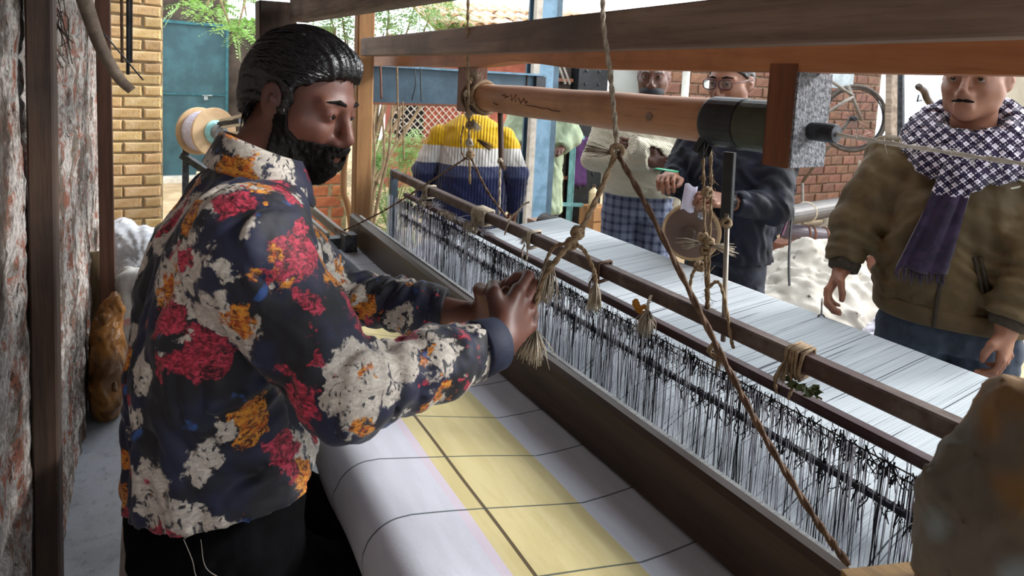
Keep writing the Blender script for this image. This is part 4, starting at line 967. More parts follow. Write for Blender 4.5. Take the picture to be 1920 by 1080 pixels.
tree('garden_tree', 'light green tree crown above the grey beam behind the weaver', (2.2, 7.2, 0), [(1.856, 7.000, 2.179), (2.158, 7.000, 2.150), (2.405, 7.000, 2.265), (2.745, 7.200, 2.156), (3.016, 7.200, 2.310), (3.351, 7.300, 2.284), (1.921, 7.000, 1.951), (2.350, 7.000, 1.987), (2.883, 7.400, 2.409), (3.557, 7.400, 2.139), (1.741, 7.000, 2.110)], M_leaf2, (.22, 7, .075), 36, rd, .15, trunk=.03)
tree('garden_bush', 'leafy green bush in the courtyard behind the bare sapling', (2.05, 5.75, -.03), [(1.894, 5.600, 0.702), (2.046, 5.500, 0.561), (2.225, 5.700, 0.682), (1.915, 5.400, 0.334), (2.074, 5.400, 0.224), (2.253, 5.600, 0.381), (1.738, 5.300, 0.170), (1.939, 5.300, 0.106), (2.323, 5.900, 0.871), (1.760, 5.400, 0.489), (1.983, 5.800, 0.830), (2.186, 5.900, 0.737), (2.459, 6.000, 0.637), (1.850, 5.700, 0.689)], M_leaf2, (.13, 6, .050), 34, rd, .085, 'bush', .008)
sp = thing('sapling', 'bare pale sapling with thin upright stems beside pale post', 'sapling', (1.75, 5.0, -.03))
for pts in ([(1.601, 5.000, 0.020), (1.611, 5.000, 0.429), (1.630, 5.000, 0.834), (1.599, 5.000, 1.255), (1.620, 5.000, 1.583)], [(1.601, 5.000, 0.020), (1.686, 5.000, 0.516), (1.750, 5.000, 0.832), (1.769, 5.000, 1.237), (1.790, 5.000, 1.549)], [(1.609, 5.000, 0.065), (1.648, 5.000, 0.563), (1.839, 5.100, 0.910), (1.884, 5.100, 1.279)], [(1.652, 5.000, 0.586), (1.714, 5.000, 0.787), (1.680, 5.000, 1.257)]): q = curve_pts(pts, 6); MB().tube(q, [.016 - .008 * i / (len(q) - 1) for i in range(len(q))], 6).build('stem', M_twig, sp)
tag(MB().tube(curve_pts([(1.276, 4.200, -0.006), (1.204, 4.200, 0.534), (1.160, 4.200, 0.685), (1.159, 4.200, 0.870), (1.180, 4.200, 1.016)], 8), .022, 8).build('bent_cane', M_post_lt), 'bent cane bow leaning beside the pale post', 'cane')
# right: drum flange, pipes, wheel, cloth heap
dk = thing('warp_beam_disc', 'brown wooden warp beam disc with pale rim beside checked trousers', 'disc', (1.94, 1.84, 0)); ax = Vector((-.80, -.60, .08)).normalized(); oc = Vector((1.916, 1.770, 0.925))
MB().lathe([(.106, -.02), (.117, -.015), (.117, .008), (.112, .012), (.108, .010)], oc, ax, 40).build('rim', simple('pale_wood_rim', '#b79c76', '#9c8260', .7), dk); MB().lathe([(.103, -.02), (.103, .0125), (.004, .0135)], oc, ax, 40).build('face', simple('brown_disc', '#6c574b', '#5a473d', .6, 4), dk)
MB().lathe([(.026, 0), (.026, .06), (.018, .064)], oc, ax, 18).build('axle', M_sley, dk); MB().lathe([(.106, -.050), (.117, -.045), (.117, -.036), (.106, -.030)], oc, ax, 40).build('rear_disc', M_block, dk); MB().box((oc.x + .02, oc.y - .02, 0), (oc.x + .06, oc.y + .02, oc.z - .02)).build('stand', M_dark_beam, dk)
MB().lathe([(.012, .010), (.016, .013), (.010, .016)], oc + Vector((.02, -.03, .075)), ax, 12).build('metal_plate', simple('bright_plate', '#c9ccd2', '#a2a5ab', .25, metal=.8), dk)
M_pipe = simple('grey_pipe', '#443f3c', '#332f2d', .5, 6, .2, 60); M_pipe2 = simple('mauve_pipe', '#4d424a', '#383036', .5, 6, .2, 60)
def pipe(label, a, b, r, mat, rings):
    t = thing('pipe_roller', label, 'pipe', tuple(a)); a, b = Vector(a), Vector(b); d = (b - a).normalized(); L = (b - a).length
    MB().lathe([(r * .8, 0), (r, .004), (r, L - .004), (r * .8, L)], a, d, 20).build('tube', mat, t)
    for q in rings: MB().lathe([(r * 1.02, -.008), (r * 1.12, 0), (r * 1.02, .008)], a.lerp(b, q), d, 20).build('ring', M_cord_pale if 'upper' in label else M_block, t)
    return t
pipe('upper long grey pipe lying above the heap of white cloth', (3.682, 2.604, 0.695), (5.724, 3.059, 0.622), .068, M_pipe, (.18, .62, .80, .98)); pipe('lower mauve pipe lying just behind the heap of white cloth', (3.973, 2.799, 0.527), (4.741, 2.569, 0.427), .060, M_pipe2, (.22, .28, .42))
for a, b, lb in (((4.700, 2.855, 0.701), (4.596, 2.760, 0.328), 'upright pale iron hook between the two long pipes'), ((5.336, 3.092, 0.974), (5.312, 3.072, 0.651), 'thin leaning stick above the upper grey pipe')): tag(MB().tube([a, b], .020 if 'iron' in lb else .012, 8).build('iron_stake', M_beam_grey), lb, 'stake')
for p in ((4.30, 3.05), (4.95, 3.30), (5.5, 3.05)): tag(MB().box((p[0] - .10, p[1] - .08, -.03), (p[0] + .10, p[1] + .08, .36)).build('brick_pier', M_brick_r), ('left', 'middle', 'right')[(p[0] > 4.5) + (p[0] > 5.2)] + 'most low brick pier carrying the long pipes', 'pier')
hp = thing('cloth_heap', 'large rumpled heap of white cloth on the ground behind warp', 'cloth', (3.1, 1.95, -.03))
def f(g):
    g.ell((3.10, 1.95, .10), (.50, .45, .42), None, .1); g.ell((3.30, 2.10, .38), (.34, .30, .26), None, .12); g.ell((2.88, 1.92, .26), (.26, .28, .24), None, .12); g.ell((3.35, 1.72, .15), (.30, .25, .30), None, .1); g.cone((3.22, 2.10, .62), (3.55, 2.05, .55), .09, .06, .08)
    g.fold(.022, .22, 5); g.fold(.010, .10, 9); g.half((0, 0, -.027), (0, 0, -1))
solid('sheet', hp, simple('white_cotton', '#b0aaa0', '#9c958a', .85, 4, .3, 50), (2.4, 1.3, -.05), (3.9, 2.7, .85), .018, f)
def f(g): g.ell((2.98, 1.50, .36), (.11, .10, .14), None, .03); g.ell((2.99, 1.50, .22), (.13, .12, .24), None, .06); g.fold(.010, .06, 3); g.half((0, 0, -.027), (0, 0, -1))
solid('plastic_bag', None, simple('milky_plastic', '#d6d3dd', '#c2becb', .3, 8, .3, 40), (2.78, 1.3, -.05), (3.2, 1.7, .58), .012, f, 'milky white plastic bag between cloth heap and olive jacket man', 'bag')
def f(g): g.ell((5.15, 3.0, .40), (.24, .2, .22), None, .05); g.ell((5.0, 3.02, .20), (.3, .2, .28), None, .05); g.fold(.02, .14, 3); g.half((0, 0, -.03), (0, 0, -1))
solid('jute_bundle', None, simple('dusty_jute', '#9b9080', '#7b7163', .9, 6, .4, 40), (4.6, 2.7, -.05), (5.5, 3.3, .66), .02, f, 'dusty grey cloth bundle resting beside the upper grey pipe', 'bundle')
tag(MB().bar((4.743, 2.807, 0.495), (5.182, 2.788, 0.555), .04, .16, (0, 0, 1), 1, (0, 0, 0), .005).build('board', M_sley_grey), 'pale grey board lying on its edge near dusty bundle', 'board')
# old bicycle leaning on the brick wall
q = thing('bicycle', 'old dusty bicycle leaning up against the red brick wall', 'bicycle', (6.1, 3.9, -.03)); a, b = Vector((.86, -.50, 0)), Vector((0, 0, 1)); nrm = a.cross(b); ms_ = MB().tube([Vector((0, 0, 0)), Vector((0, 0, 1))], .0022, 4).mesh('spoke'); ms_.materials.append(M_iron)
for o, rr_ in ((Vector((6.20, 3.70, 1.30)), .33),):
    ty = MB().tube([o + (a * math.cos(t) + b * math.sin(t)) * rr_ for t in [i * 6.2832 / 40 for i in range(40)]], .020, 7, closed=True).build('wheel', simple('grey_tyre', '#5e564f', '#49423d', .85), q); MB().tube([o + (a * math.cos(t) + b * math.sin(t)) * (rr_ - .03) for t in [i * 6.2832 / 40 for i in range(40)]], .008, 6, closed=True).build('rim', M_iron, ty)
    MB().lathe([(.02, -.04), (.028, -.03), (.014, -.02), (.014, .02), (.028, .03), (.02, .04)], o, nrm, 14).build('hub', M_iron, ty)
    for i in range(24): t = i * 6.2832 / 24; MB().tube([o + nrm * (.03 if i % 2 else -.03), o + (a * math.cos(t) + b * math.sin(t)) * (rr_ - .03)], .0022, 4).build('spoke', M_iron, ty)
for a_, b_ in (((5.678, 3.664, 1.669), (5.877, 3.531, 1.527)), ((5.877, 3.531, 1.527), (5.633, 3.655, 1.333)), ((5.833, 3.568, 1.627), (5.993, 3.497, 1.299)), ((6.22, 3.74, 1.30), (6.26, 4.24, .55)), ((6.26, 4.24, .55), (6.24, 4.16, -.02))): MB().tube([a_, b_], .016, 7).build('frame_tube', M_sley_grey, q)
MB().box((5.90, 3.80, 1.60), (6.30, 3.95, 1.78)).build('carrier_box', simple('pale_tin', '#a9b4b8', '#8b979c', .5), q)
# panel and posts at the right
tag(MB().bar((5.061, 2.758, 1.788), (5.043, 2.601, 0.220), .09, .05, (0, -1, 0), 1, (0, 0, 0), .005).build('timber_post', M_beam_grey), 'grey weathered post beside the pale panel at right', 'post'); tag(MB().bar((5.172, 2.752, 1.795), (5.175, 2.582, 0.225), .035, .05, (0, -1, 0), 1, (0, 0, 0), .003).build('timber_post', M_iron), 'thin dark iron post touching the grey weathered post', 'post')
tag(MB().bar((6.646, 2.659, 1.976), (6.640, 2.387, -0.603), 1.9, .05, (0, -1, 0)).build('plaster_panel', simple('pale_limewash', '#8f8775', '#7c7462', .9, 3)), 'pale limewashed panel behind the man in olive jacket', 'panel')
tg = thing('hanging_tool', 'brown hand tool hanging on the pale limewashed panel', 'tool', (5.301, 2.604, 1.551)); MB().tube(curve_pts([(5.183, 2.604, 1.622), (5.268, 2.604, 1.592), (5.329, 2.604, 1.531), (5.422, 2.604, 1.478)], 5), .028, 7).build('handle', M_sley, tg); MB().tube([(5.150, 2.604, 1.629), (5.233, 2.604, 1.607)], .008, 6).build('tip', M_iron, tg); MB().tube([(5.204, 2.604, 1.556), (5.191, 2.604, 1.506), (5.252, 2.604, 1.516)], .008, 6).build('claw', M_iron, tg)
# left of the brick wall: machine, panel, pole, stool, bottle
mc = thing('machine_rack', 'black loom machine with rows of small fittings beside the column', 'machine', (3.4, 4.6, 0)); MB().box((3.40, 4.62, -.03), (3.74, 4.9, 1.85)).build('cabinet', M_tape, mc); MB().box((3.12, 4.70, .05), (3.37, 4.95, 1.80)).build('side_case', simple('dark_brown_case', '#33261f', '#241a15', .7), mc)
for z in np.arange(.55, 1.7, .12):
    for x in (3.48, 3.63): MB().lathe([(.012, 0), (.014, .012), (.008, .016)], (x, 4.62, z), (0, -1, 0), 10).build('fitting', M_iron, mc)
for z in (.62, .95, 1.52): MB().box((3.14, 4.65, z), (3.36, 4.70, z + .03)).build('shelf_rail', M_block, mc)
for x0, x1 in ((3.14, 3.28), (3.19, 3.33)): MB().bar((x0, 4.66, 1.76), (x1, 4.66, 1.50), .02, .02).build('slanted_bar', M_sley_grey, mc)
tag(MB().box((3.80, 4.62, -.03), (4.20, 4.66, 2.0)).build('metal_sheet', simple('pale_grey_paint', '#a9aca8', '#959891', .6, 3)), 'pale grey upright sheet beside the black machine', 'sheet')
tag(MB().tube([(4.10, 3.98, -.03), (4.09, 3.98, 1.95)], .032, 12).build('metal_pole', simple('white_paint_pole', '#c4c4ba', '#aaa99f', .5)), 'whitish round pole before the red brick wall', 'pole')
st = thing('stool', 'teal metal stool with slanting legs by the black machine', 'stool', (3.24, 4.42, -.03)); M_teal = simple('teal_iron', '#6f9c9c', '#54807f', .5)
for a_, b_ in (((3.24, 4.44, 1.02), (3.20, 4.38, -.03)), ((3.16, 4.50, 1.02), (3.10, 4.52, -.03)), ((3.30, 4.50, 1.02), (3.34, 4.54, -.03))): MB().bar(a_, b_, .038, .03).build('leg', M_teal, st)
MB().bar((3.12, 4.40, .45), (3.36, 4.40, .43), .03, .03).build('foot_rail', M_teal, st); MB().box((3.12, 4.40, 1.02), (3.34, 4.56, 1.05)).build('seat', M_teal, st)
bt = thing('bottle', 'cream plastic bottle standing on crate by the checked trousers', 'bottle', (3.45, 4.36, .42)); MB().lathe([(.034, .0), (.042, .01), (.042, .13), (.030, .15), (.014, .165), (.014, .18)], (3.45, 4.36, .42), (0, 0, 1), 16).build('bottle_body', simple('cream_plastic', '#cdb892', '#b9a27c', .5), bt); MB().lathe([(.016, 0), (.016, .02), (.014, .022)], (3.45, 4.36, .595), (0, 0, 1), 12).build('cap', M_post_dk, bt)
cr = thing('crate', 'wooden crate under the cream plastic bottle', 'crate', (3.49, 4.36, -.03))
for k in range(4): MB().box((3.38, 4.25, -.02 + k * .11), (3.60, 4.268, .075 + k * .11)).build('slat', M_post_lt, cr)
MB().box((3.385, 4.268, -.03), (3.595, 4.47, .42)).build('box', M_post_lt, cr)
cl = MB(); v = []
for i in range(14):
    for j in range(7): v.append((3.40 + .025 * j, 4.605 + .015 * math.sin(j * 2.2) - .01 * math.sin(i * .6), 1.02 - .035 * i))
cl.add(v, [(i*7+j, i*7+j+1, (i+1)*7+j+1, (i+1)*7+j) for i in range(13) for j in range(6)], True); o = cl.build('hanging_cloth', simple('purple_cloth', '#5a3564', '#43284b', .85)); tag(o, 'purple cloth hanging from the black machine behind cream sweater', 'cloth'); o.modifiers.new('thick', 'SOLIDIFY').thickness = .006
# near right: cloth-wrapped bundle on the end of the loom
fb = thing('wrapped_bundle', 'large khaki cloth-wrapped bundle close at lower right', 'bundle', (.64, .12, 1.0))
def f(g):
    a = np.array((0.704, 0.194, 1.096)); b = np.array((0.707, 0.202, 1.183))
    g.cone(a - (0, 0, .12), a, .098, .098, .02); g.cone(a, b, .098, .070, .03); g.ell(b + (0.02, -.02, .02), (.055, .06, .045), None, .04); g.cone(a + (.10, -.09, -.1), b + (.11, -.09, .0), .075, .070, .02); g.fold(.005, .09, 3); g.fold(.0015, .03, 8)
    g.half((0, 0, .985), (0, 0, -1))
def khaki():
    t = NT('khaki_wrap'); c = t.mix(t.step(t.noise(7, None, 4), .4, .62), '#5c564a', '#6a6156'); c = t.mix(t.step(t.noise(9, t.mapv(loc=(2.3, 1, .4)), 2), .50, .62), c, '#7a5a30'); c = t.mix(t.step(t.noise(6, t.mapv(loc=(7, 4, 2)), 2), .56, .66), c, '#8fa0a2'); t.bump(t.noise(90), .3, .003); return t.fin(c, .75, 0, .3)
solid('wrap', fb, khaki(), (.42, -.05, .95), (.90, .42, 1.36), .007, f)
tb = thing('near_table', 'tan board end under the khaki bundle at lower right corner', 'board', (.62, .10, 0)); MB().hexa([tuple(Vector(p) + Vector((0, 0, dz))) for dz in (-.03, 0) for p in ((0.638, 0.344, 1.000), (0.989, 0.219, 1.000), (.98, .02, 1.0), (.50, -.04, 1.0))]).build('board_top', wood('tan_board', '#8a6a3a', '#6f532c', 1), tb)
MB().box((.66, .06, 0), (.74, .14, .972)).build('leg', M_dark_beam, tb)
# ---------------------------------------------------------------- people: shared bits
def put_eyes(H, par, mi=None):
    for e in (-1, 1):
        c = Vector(H(.0775, e*.033, -.001)); S = H.s
        o = MB(); n = 10
        pr = [(max(.0002, math.sin(math.pi * i / n)) * .0145 * S, -math.cos(math.pi * i / n) * .0145 * S) for i in range(n + 1)]
        o.lathe(pr, c, H.f, 16); o.sm = [True] * len(o.f)
        eye = o.build('eye', M_eye, par)
        i = MB().lathe([(.0070 * S, .0122 * S), (.0062 * S, .0142 * S), (.003 * S, .0149 * S)], c, H.f + H.l * e * -.05, 14); i.build('iris', mi or M_iris, eye)

def put_brows(H, par, mat, lo, hi, th=.0042):
    for e in (-1, 1):
        g = SDF(H(.09, e*.034, .026) - .04 * H.s, H(.09, e*.034, .026) + .04 * H.s, .0022)
        g.chain([H(.0950, e*.014, .0220), H(.0920, e*.030, .0255), H(.080, e*.053, .0215)], [th * H.s * .9, th * H.s, th * H.s * .5], .003)
        link('eyebrow', g.mesh('eyebrow'), mat, par)

def nail(par, p, d, n, w=.0085, L=.010):
    p, d, n = Vector(p), Vector(d).normalized(), Vector(n).normalized(); s = d.cross(n)
    b = MB(); v = []; k = 6
    for i in range(k):
        for j in range(5):
            a = -1 + j / 2; t = i / (k - 1) - .5
            v.append(p + d * L * t + s * w * a * .5 * (1 - .35 * max(0, t * 2 - .3)) + n * (-.0022 * a * a + .0006))
    b.add(v, [(i*5+j, i*5+j+1, (i+1)*5+j+1, (i+1)*5+j) for i in range(k-1) for j in range(4)], True); b.build('fingernail', M_nail, par)

# ---------------------------------------------------------------- the weaver
def weaver():
    t = thing('person', 'seated bearded weaver in dark floral shirt pulling a knotted rope with both hands', 'person', (.12, 1.05, 0))
    h = .0042
    yaw = R(-46); pit = R(-17)
    hf = (math.cos(yaw) * math.cos(pit), math.sin(yaw) * math.cos(pit), math.sin(pit))
    hu = (0.06, 0.05, 1)
    H = Frame((.223, 1.065, 1.452), hf, hu, .875)
    NB = np.array((.150, 1.05, 1.345))
    SR, ER, WR, KR = map(np.array, ((.118, .885, 1.260), (.232, .800, 1.068), (.507, .868, 1.064), (.592, .915, 1.100)))
    SL, EL, WL, KL = map(np.array, ((.150, 1.220, 1.255), (.335, 1.265, 1.040), (.585, 1.085, 1.018), (.632, 1.010, 1.082)))
    torso = [(.70, .115, 0, .135, .185), (.78, .105, 0, .130, .185), (.86, .092, 0, .124, .178), (.96, .086, 0, .120, .172), (1.06, .086, 0, .116, .178),
             (1.16, .104, 0, .116, .188), (1.24, .120, 0, .106, .190), (1.30, .138, 0, .082, .150), (1.345, .150, 0, .062, .075)]
    g = SDF((-.06, .72, .62), (.74, 1.36, 1.60), h)
    g.rings([(z, f, l + 1.05, a - .016, b - .02) for z, f, l, a, b in torso if z > .9], (1, 0), 2.2)
    put_head(g, H, NB)
    g.chain([SR, ER], [.046, .040], .03); g.chain([ER, ER * .45 + WR * .55, WR - .0], [.038, .034, .0255], .02)
    g.chain([SL, EL], [.046, .040], .03); g.chain([EL, EL * .5 + WL * .5, WL], [.038, .034, .0245], .02)
    # tendon relief of the forearm, then the two fists on the rope
    dR = put_hand(g, WR, KR, (.38, -.90, .25), (-.25, .1, .95), ((.14, 1.55, 1.2), (.20, 1.6, 1.2), (.30, 1.6, 1.2), (.44, 1.6, 1.2)), 1.14, .035, .75, .0086)
    dL = put_hand(g, WL, KL, (.55, .80, .0), (-.55, .0, .85), ((.7, 1.35, .8), (.8, 1.5, .9), (.95, 1.5, .9), (1.0, 1.5, .9)), 1.08, .03, .8, .0082)
    body = link('body', g.mesh('body'), M_skin_dark, t)
    put_eyes(H, t); put_brows(H, t, M_beard, 0, 0)
    nail(t, dL['thumb_tip'] + dL['l'] * .008 + np.array((0, -.001, .003)), dL['a'], dL['l'] + np.array((0, -.4, .3)))
    # hair: swept back and full, long over the nape
    hs = lambda *r: np.array(r) * H.s
    q = SDF(H.o - .17, H.o + .17, .0026)
    hc, hr = (-.016, 0, .037), (.106, .086, .095)
    q.ell(H(*hc), hs(*hr), H.A, 0); q.ell(H(.026, .004, .088), hs(.054, .062, .028), H.A, .03); q.ell(H(-.066, 0, -.004), hs(.052, .070, .090), H.A, .03)
    q.half(H(.084, 0, .072), H.f * .60 - H.u * .80)
    for e in (-1, 1):
        q.ell(H(-.012, e*.090, -.006), hs(.021, .022, .036), H.A, .006, 'sub')
        q.cone(H(.016, e*.0735, .020), H(.016, e*.0725, -.020), .0085, .0090, .010)
    idx = np.nonzero(np.abs(q.d) < .03)
    P = (np.stack([q.lo[i] + idx[i] * q.h for i in range(3)], 1) - H.o) @ H.A.T / H.s
    ang = np.arctan2(P[:, 1], P[:, 2] + .10); rad = P[:, 0] * 9
    lock = np.sin(ang * 30 + 3.1 * np.sin(rad + 2 * ang) + 1.2 * np.sin(P[:, 0] * 40)) + .7 * np.sin(ang * 66 + 4 * np.sin(rad * 1.7)) + .7 * np.sin(ang * 131 + 5 * np.sin(rad))
    q.d[idx] += (.0017 * lock).astype(np.float32)
    hm = link('hair', q.mesh('hair'), M_hair, t)
    st = MB(); r_ = random.Random(8)
    for k in range(620):
        th0 = r_.uniform(-1.45, 1.45); t0 = r_.uniform(.50, 1.5) if k % 3 else r_.uniform(.62, .80); t1 = t0 + r_.uniform(.5, 1.3); off = r_.uniform(.995, 1.035); w0 = r_.uniform(0, 6); pts = []
        for i in range(9):
            u_ = i / 8; tt = t0 + (t1 - t0) * u_; th = th0 + .10 * math.sin(w0 + u_ * 3) - .12 * u_
            lift = off + .02 * math.sin(math.pi * u_) + (.03 * (1 - abs(th) / 1.5) * math.exp(-((tt - .95) / .35) ** 2))
            pts.append(H(hc[0] + hr[0] * math.cos(tt) * lift, hc[1] + hr[1] * math.sin(tt) * math.sin(th) * lift, hc[2] + hr[2] * math.sin(tt) * math.cos(th) * lift))
        a_ = (np.array(pts) - H.o) @ H.A.T / H.s
        pts = [p for p, c in zip(pts, a_) if c[2] > .072 - (.084 - c[0]) * .75 + .003]
        if len(pts) > 3: st.tube(pts, [.0015] * (len(pts) - 1) + [.0006], 4)
    for k in range(160):
        e = r_.choice((-1, 1)); y0 = r_.uniform(.0, .074) * e; a = H(-.085 + abs(y0) * .45 - r_.uniform(0, .012), y0, r_.uniform(-.02, .05)); st.tube([a, a + H.f * -.006 - H.u * .03, a + H.f * r_.uniform(-.002, .012) - H.u * r_.uniform(.06, .10) * H.s], [.0016, .0015, .0005], 4)
    so = st.build('hair_strands', M_hair, hm); so['kind'] = 'stuff'
    # beard and moustache: a shell over the jaw and cheeks
    q = SDF(H.o - .16, H.o + .16, .0026)
    put_head(q, H, NB, False)
    g3 = np.meshgrid(*[(q.lo[k] + q.h * np.arange(q.n[k])) - H.o[k] for k in range(3)], indexing='ij')
    P = np.stack(g3, -1) @ H.A.T / H.s; a, b, c = P[..., 0], np.abs(P[..., 1]), P[..., 2]
    top = np.interp(a, [-.01, .008, .020, .036, .055, .075, .090, .12], [-.002, .006, -.006, -.046, -.062, -.058, -.056, -.054])
    edge = np.maximum.reduce([(c - top) * .8, (.004 + np.clip(-c - .03, 0, 1) * .35 - a) * .9, -.105 - c * 1.0 - .035])
    lip = np.sqrt(((a - .104) / .032) ** 2 + (b / .025) ** 2 + ((c + .0795) / .0105) ** 2) - 1
    th_ = .0042 + .006 * np.clip((-c - .05) / .05, 0, 1)
    q.d = np.maximum.reduce([q.d - th_ * H.s, edge * H.s, -lip * .008]).astype(np.float32)
    q.cone(H(.080, 0, -.108), H(.078, 0, -.122), .022 * H.s, .016 * H.s, .02)
    q.chain([H(.100, -.026, -.071), H(.1085, 0, -.0615), H(.100, .026, -.071)], [.0055 * H.s, .0068 * H.s, .0055 * H.s], .006)
    q.fold(.0011, .008, 5, (1, 1, .5))
    link('beard', q.mesh('beard'), M_beard, t)
    # shirt
    s = SDF((-.10, .70, .66), (.70, 1.38, 1.42), h)
    tor = [(z, f, l + 1.05, a, b) for z, f, l, a, b in torso]
    s.rings(tor, (1, 0), 2.2)
    s.ell((.165, 1.03, .88), (.070, .16, .10), None, .06)
    s.cone(SR + (-.006, .02, .004), SR + (.0, -.004, -.01), .070, .068, .05)
    s.chain([SR, SR * .5 + ER * .5, ER + (.004, 0, -.004)], [.068, .063, .058], .03)
    s.chain([ER, ER * .5 + WR * .5, WR - (WR - ER) * .16], [.058, .052, .042], .02)
    s.cone(SL + (-.006, -.02, .004), SL, .072, .066, .05)
    s.chain([SL, EL], [.068, .060], .03); s.chain([EL, EL * .5 + WL * .5, WL - (WL - EL) * .28], [.058, .052, .045], .02)
    cR = WR - (WR - ER) * .155; cL = WL - (WL - EL) * .30
    s.half(cR, WR - ER, (cR, .085)); s.half(cL, WL - EL, (cL, .10))
    # loose shirt tails, cut off at the hem
    s.fold(.0045, .13, 3, (1, 1, .6)); s.fold(.0007, .045, 9, (1, 1, .6), 7)
    s.pleat(ER + (WR - ER) * .02, cR, .0024, .036, 2.6); s.pleat(SR + (ER - SR) * .55, ER, .0022, .04, 2.4); s.pleat(EL, cL, .0026, .038, 2.6)
    s.half((.02, 1.05, .862), (.16, 0, -1))
    link('shirt', s.mesh('shirt'), M_floral, t)
    # cuffs
    def cuff(c, d, r0, r1, L, mat):
        d = Vector(d).normalized(); m = MB()
        m.lathe([(r0, 0), (r0 + .003, .003), (r1 + .003, L - .003), (r1, L), (r1 - .006, L), (r1 - .008, L - .02)], Vector(c) - d * .01, d, 26); m.sm = [True] * len(m.f); m.build('cuff', mat, t)
    cuff(cR, WR - ER, .0445, .0405, .050, M_navy_cuff); cuff(cL, WL - EL, .048, .0445, .030, M_floral)
    # collar: folded strip round the neck
    cb = MB(); rows = []
    n = 40
    for i in range(n + 1):
        a = R(20) + R(320) * i / n                # opening at the front
        ca, sa = math.cos(a), math.sin(a)
        lean = .006 * (1 - ca) * .5
        top = Vector((.164 + .058 * ca - lean, 1.05 + .066 * sa, 1.385 - .016 * ca - .010 * (1 + ca)))
        out = Vector((.163 + .065 * ca - lean * .6, 1.05 + .073 * sa, 1.374 - .022 * ca))
        drop = .040 + .030 * max(0, ca) ** 1.5
        low = Vector((.160 + .082 * ca - lean, 1.05 + .096 * sa, 1.372 - .022 * ca - drop))
        inn = Vector((.160 + .056 * ca, 1.05 + .066 * sa, 1.335))
        rows.append((inn, top, out, low, low + Vector((-.004 * ca, -.004 * sa, -.006)), inn + Vector((.010 * ca, .010 * sa, -.002))))
    v = [p for r_ in rows for p in r_]; k = 6
    cb.add(v, [(i*k+j, i*k+(j+1) % k, (i+1)*k+(j+1) % k, (i+1)*k+j) for i in range(n) for j in range(k)], True); cb.build('collar', M_floral2, t)
    # trousers and feet
    p = SDF((-.08, .78, .02), (.78, 1.34, .96), .008)
    p.ell((.098, 1.05, .785), (.132, .185, .105), None, .04)
    for y in (.955, 1.145):
        hip = np.array((.11, y, .715)); kn = np.array((.56, y - .02 if y < 1 else y + .02, .500)); an = np.array((.60, kn[1], .16))
        p.chain([hip, kn], [.080, .064], .04); p.chain([kn, kn * .5 + an * .5, an], [.064, .060, .052], .03)
    p.fold(.004, .07, 4); p.half((.6, 1, .135), (0, 0, -1))
    tr = link('trousers', p.mesh('trousers'), M_black_trouser, t)
    th = MB()                                       # loose pale threads at the hem
    for pts in ([(.040, .862, .880), (.050, .858, .850), (.056, .858, .822), (.075, .858, .800)], [(.06, .858, .875), (.066, .856, .835), (.088, .856, .808)],
                [(.10, .862, .765), (.16, .860, .755), (.20, .862, .735), (.25, .862, .715)], [(.13, .860, .775), (.20, .858, .752), (.27, .862, .72)]):
        th.tube(curve_pts(pts, 6), .00035, 4)
    lt = th.build('loose_threads', M_white_thread, tr); lt['kind'] = 'stuff'
    for y in (.935, 1.165):
        f = SDF((.40, y - .08, .0), (.86, y + .08, .20), .007)
        f.chain([(.59, y, .13), (.58, y, .05), (.64, y, .045), (.76, y, .035)], [.042, .042, .045, .034], .02)
        f.half((0, 0, .006), (0, 0, -1))
        link('shoe', f.mesh('shoe'), M_black_trouser, t)
    return t, H, dR, dL
WEAVER, WH, WR_, WL_ = weaver()
# ---------------------------------------------------------------- the onlookers
class Body:
    """standing figure: frame on the floor, skin solid, helpers"""
    def __init__(s, o, fwd, lo, hi, h=.0085):
        s.F = Frame((o[0], o[1], 0), (fwd[0], fwd[1], 0)); s.lo, s.hi, s.h = lo, hi, h
    def box(s, f0, f1, l0, l1, z0, z1):
        P = np.array([s.F(f, l, z) for f in (f0, f1) for l in (l0, l1) for z in (z0, z1)]); return P.min(0), P.max(0)
    def grid(s, f0, f1, l0, l1, z0, z1, h): a, b = s.box(f0, f1, l0, l1, z0, z1); return SDF(a, b, h)
    def rings(s, g, R_, p=2.3, k=.02): g.rings(R_, s.F.f[:2], p, k, 'add', s.F.o[:2])

def shoes_and_trousers(B, t, mt, waist=.93, wide=.165, deep=.115, stance=.10, leg=.085, ms=None, hem=.09, fold=.005):
    g = B.grid(-.24, .26, -.30, .30, .05, waist + .1, .011)
    B.rings(g, [(waist - .13, 0, 0, deep, wide * .98), (waist, 0, 0, deep * .95, wide)])
    for e in (-1, 1):
        g.chain([B.F(0, e*stance*.85, waist-.12), B.F(.01, e*stance, .50), B.F(-.01, e*stance*1.05, .08)], [leg, leg*.80, leg*.70], .03)
    g.fold(fold, .09, 3, (1, 1, .5)); g.half((0, 0, hem), (0, 0, -1)); g.half((0, 0, waist + .05), (0, 0, 1))
    link('trousers', g.mesh('trousers'), mt, t)
    for e in (-1, 1):
        g = B.grid(-.16, .28, e*stance*1.05-.09, e*stance*1.05+.09, -.01, .16, .01)
        g.chain([B.F(-.02, e*stance*1.05, .10), B.F(-.03, e*stance*1.05, .05), B.F(.06, e*stance*1.08, .05), B.F(.19, e*stance*1.15, .035)], [.045, .046, .047, .036], .02)
        g.half((0, 0, .004), (0, 0, -1)); link('shoe', g.mesh('shoe'), ms or M_shoe, t)

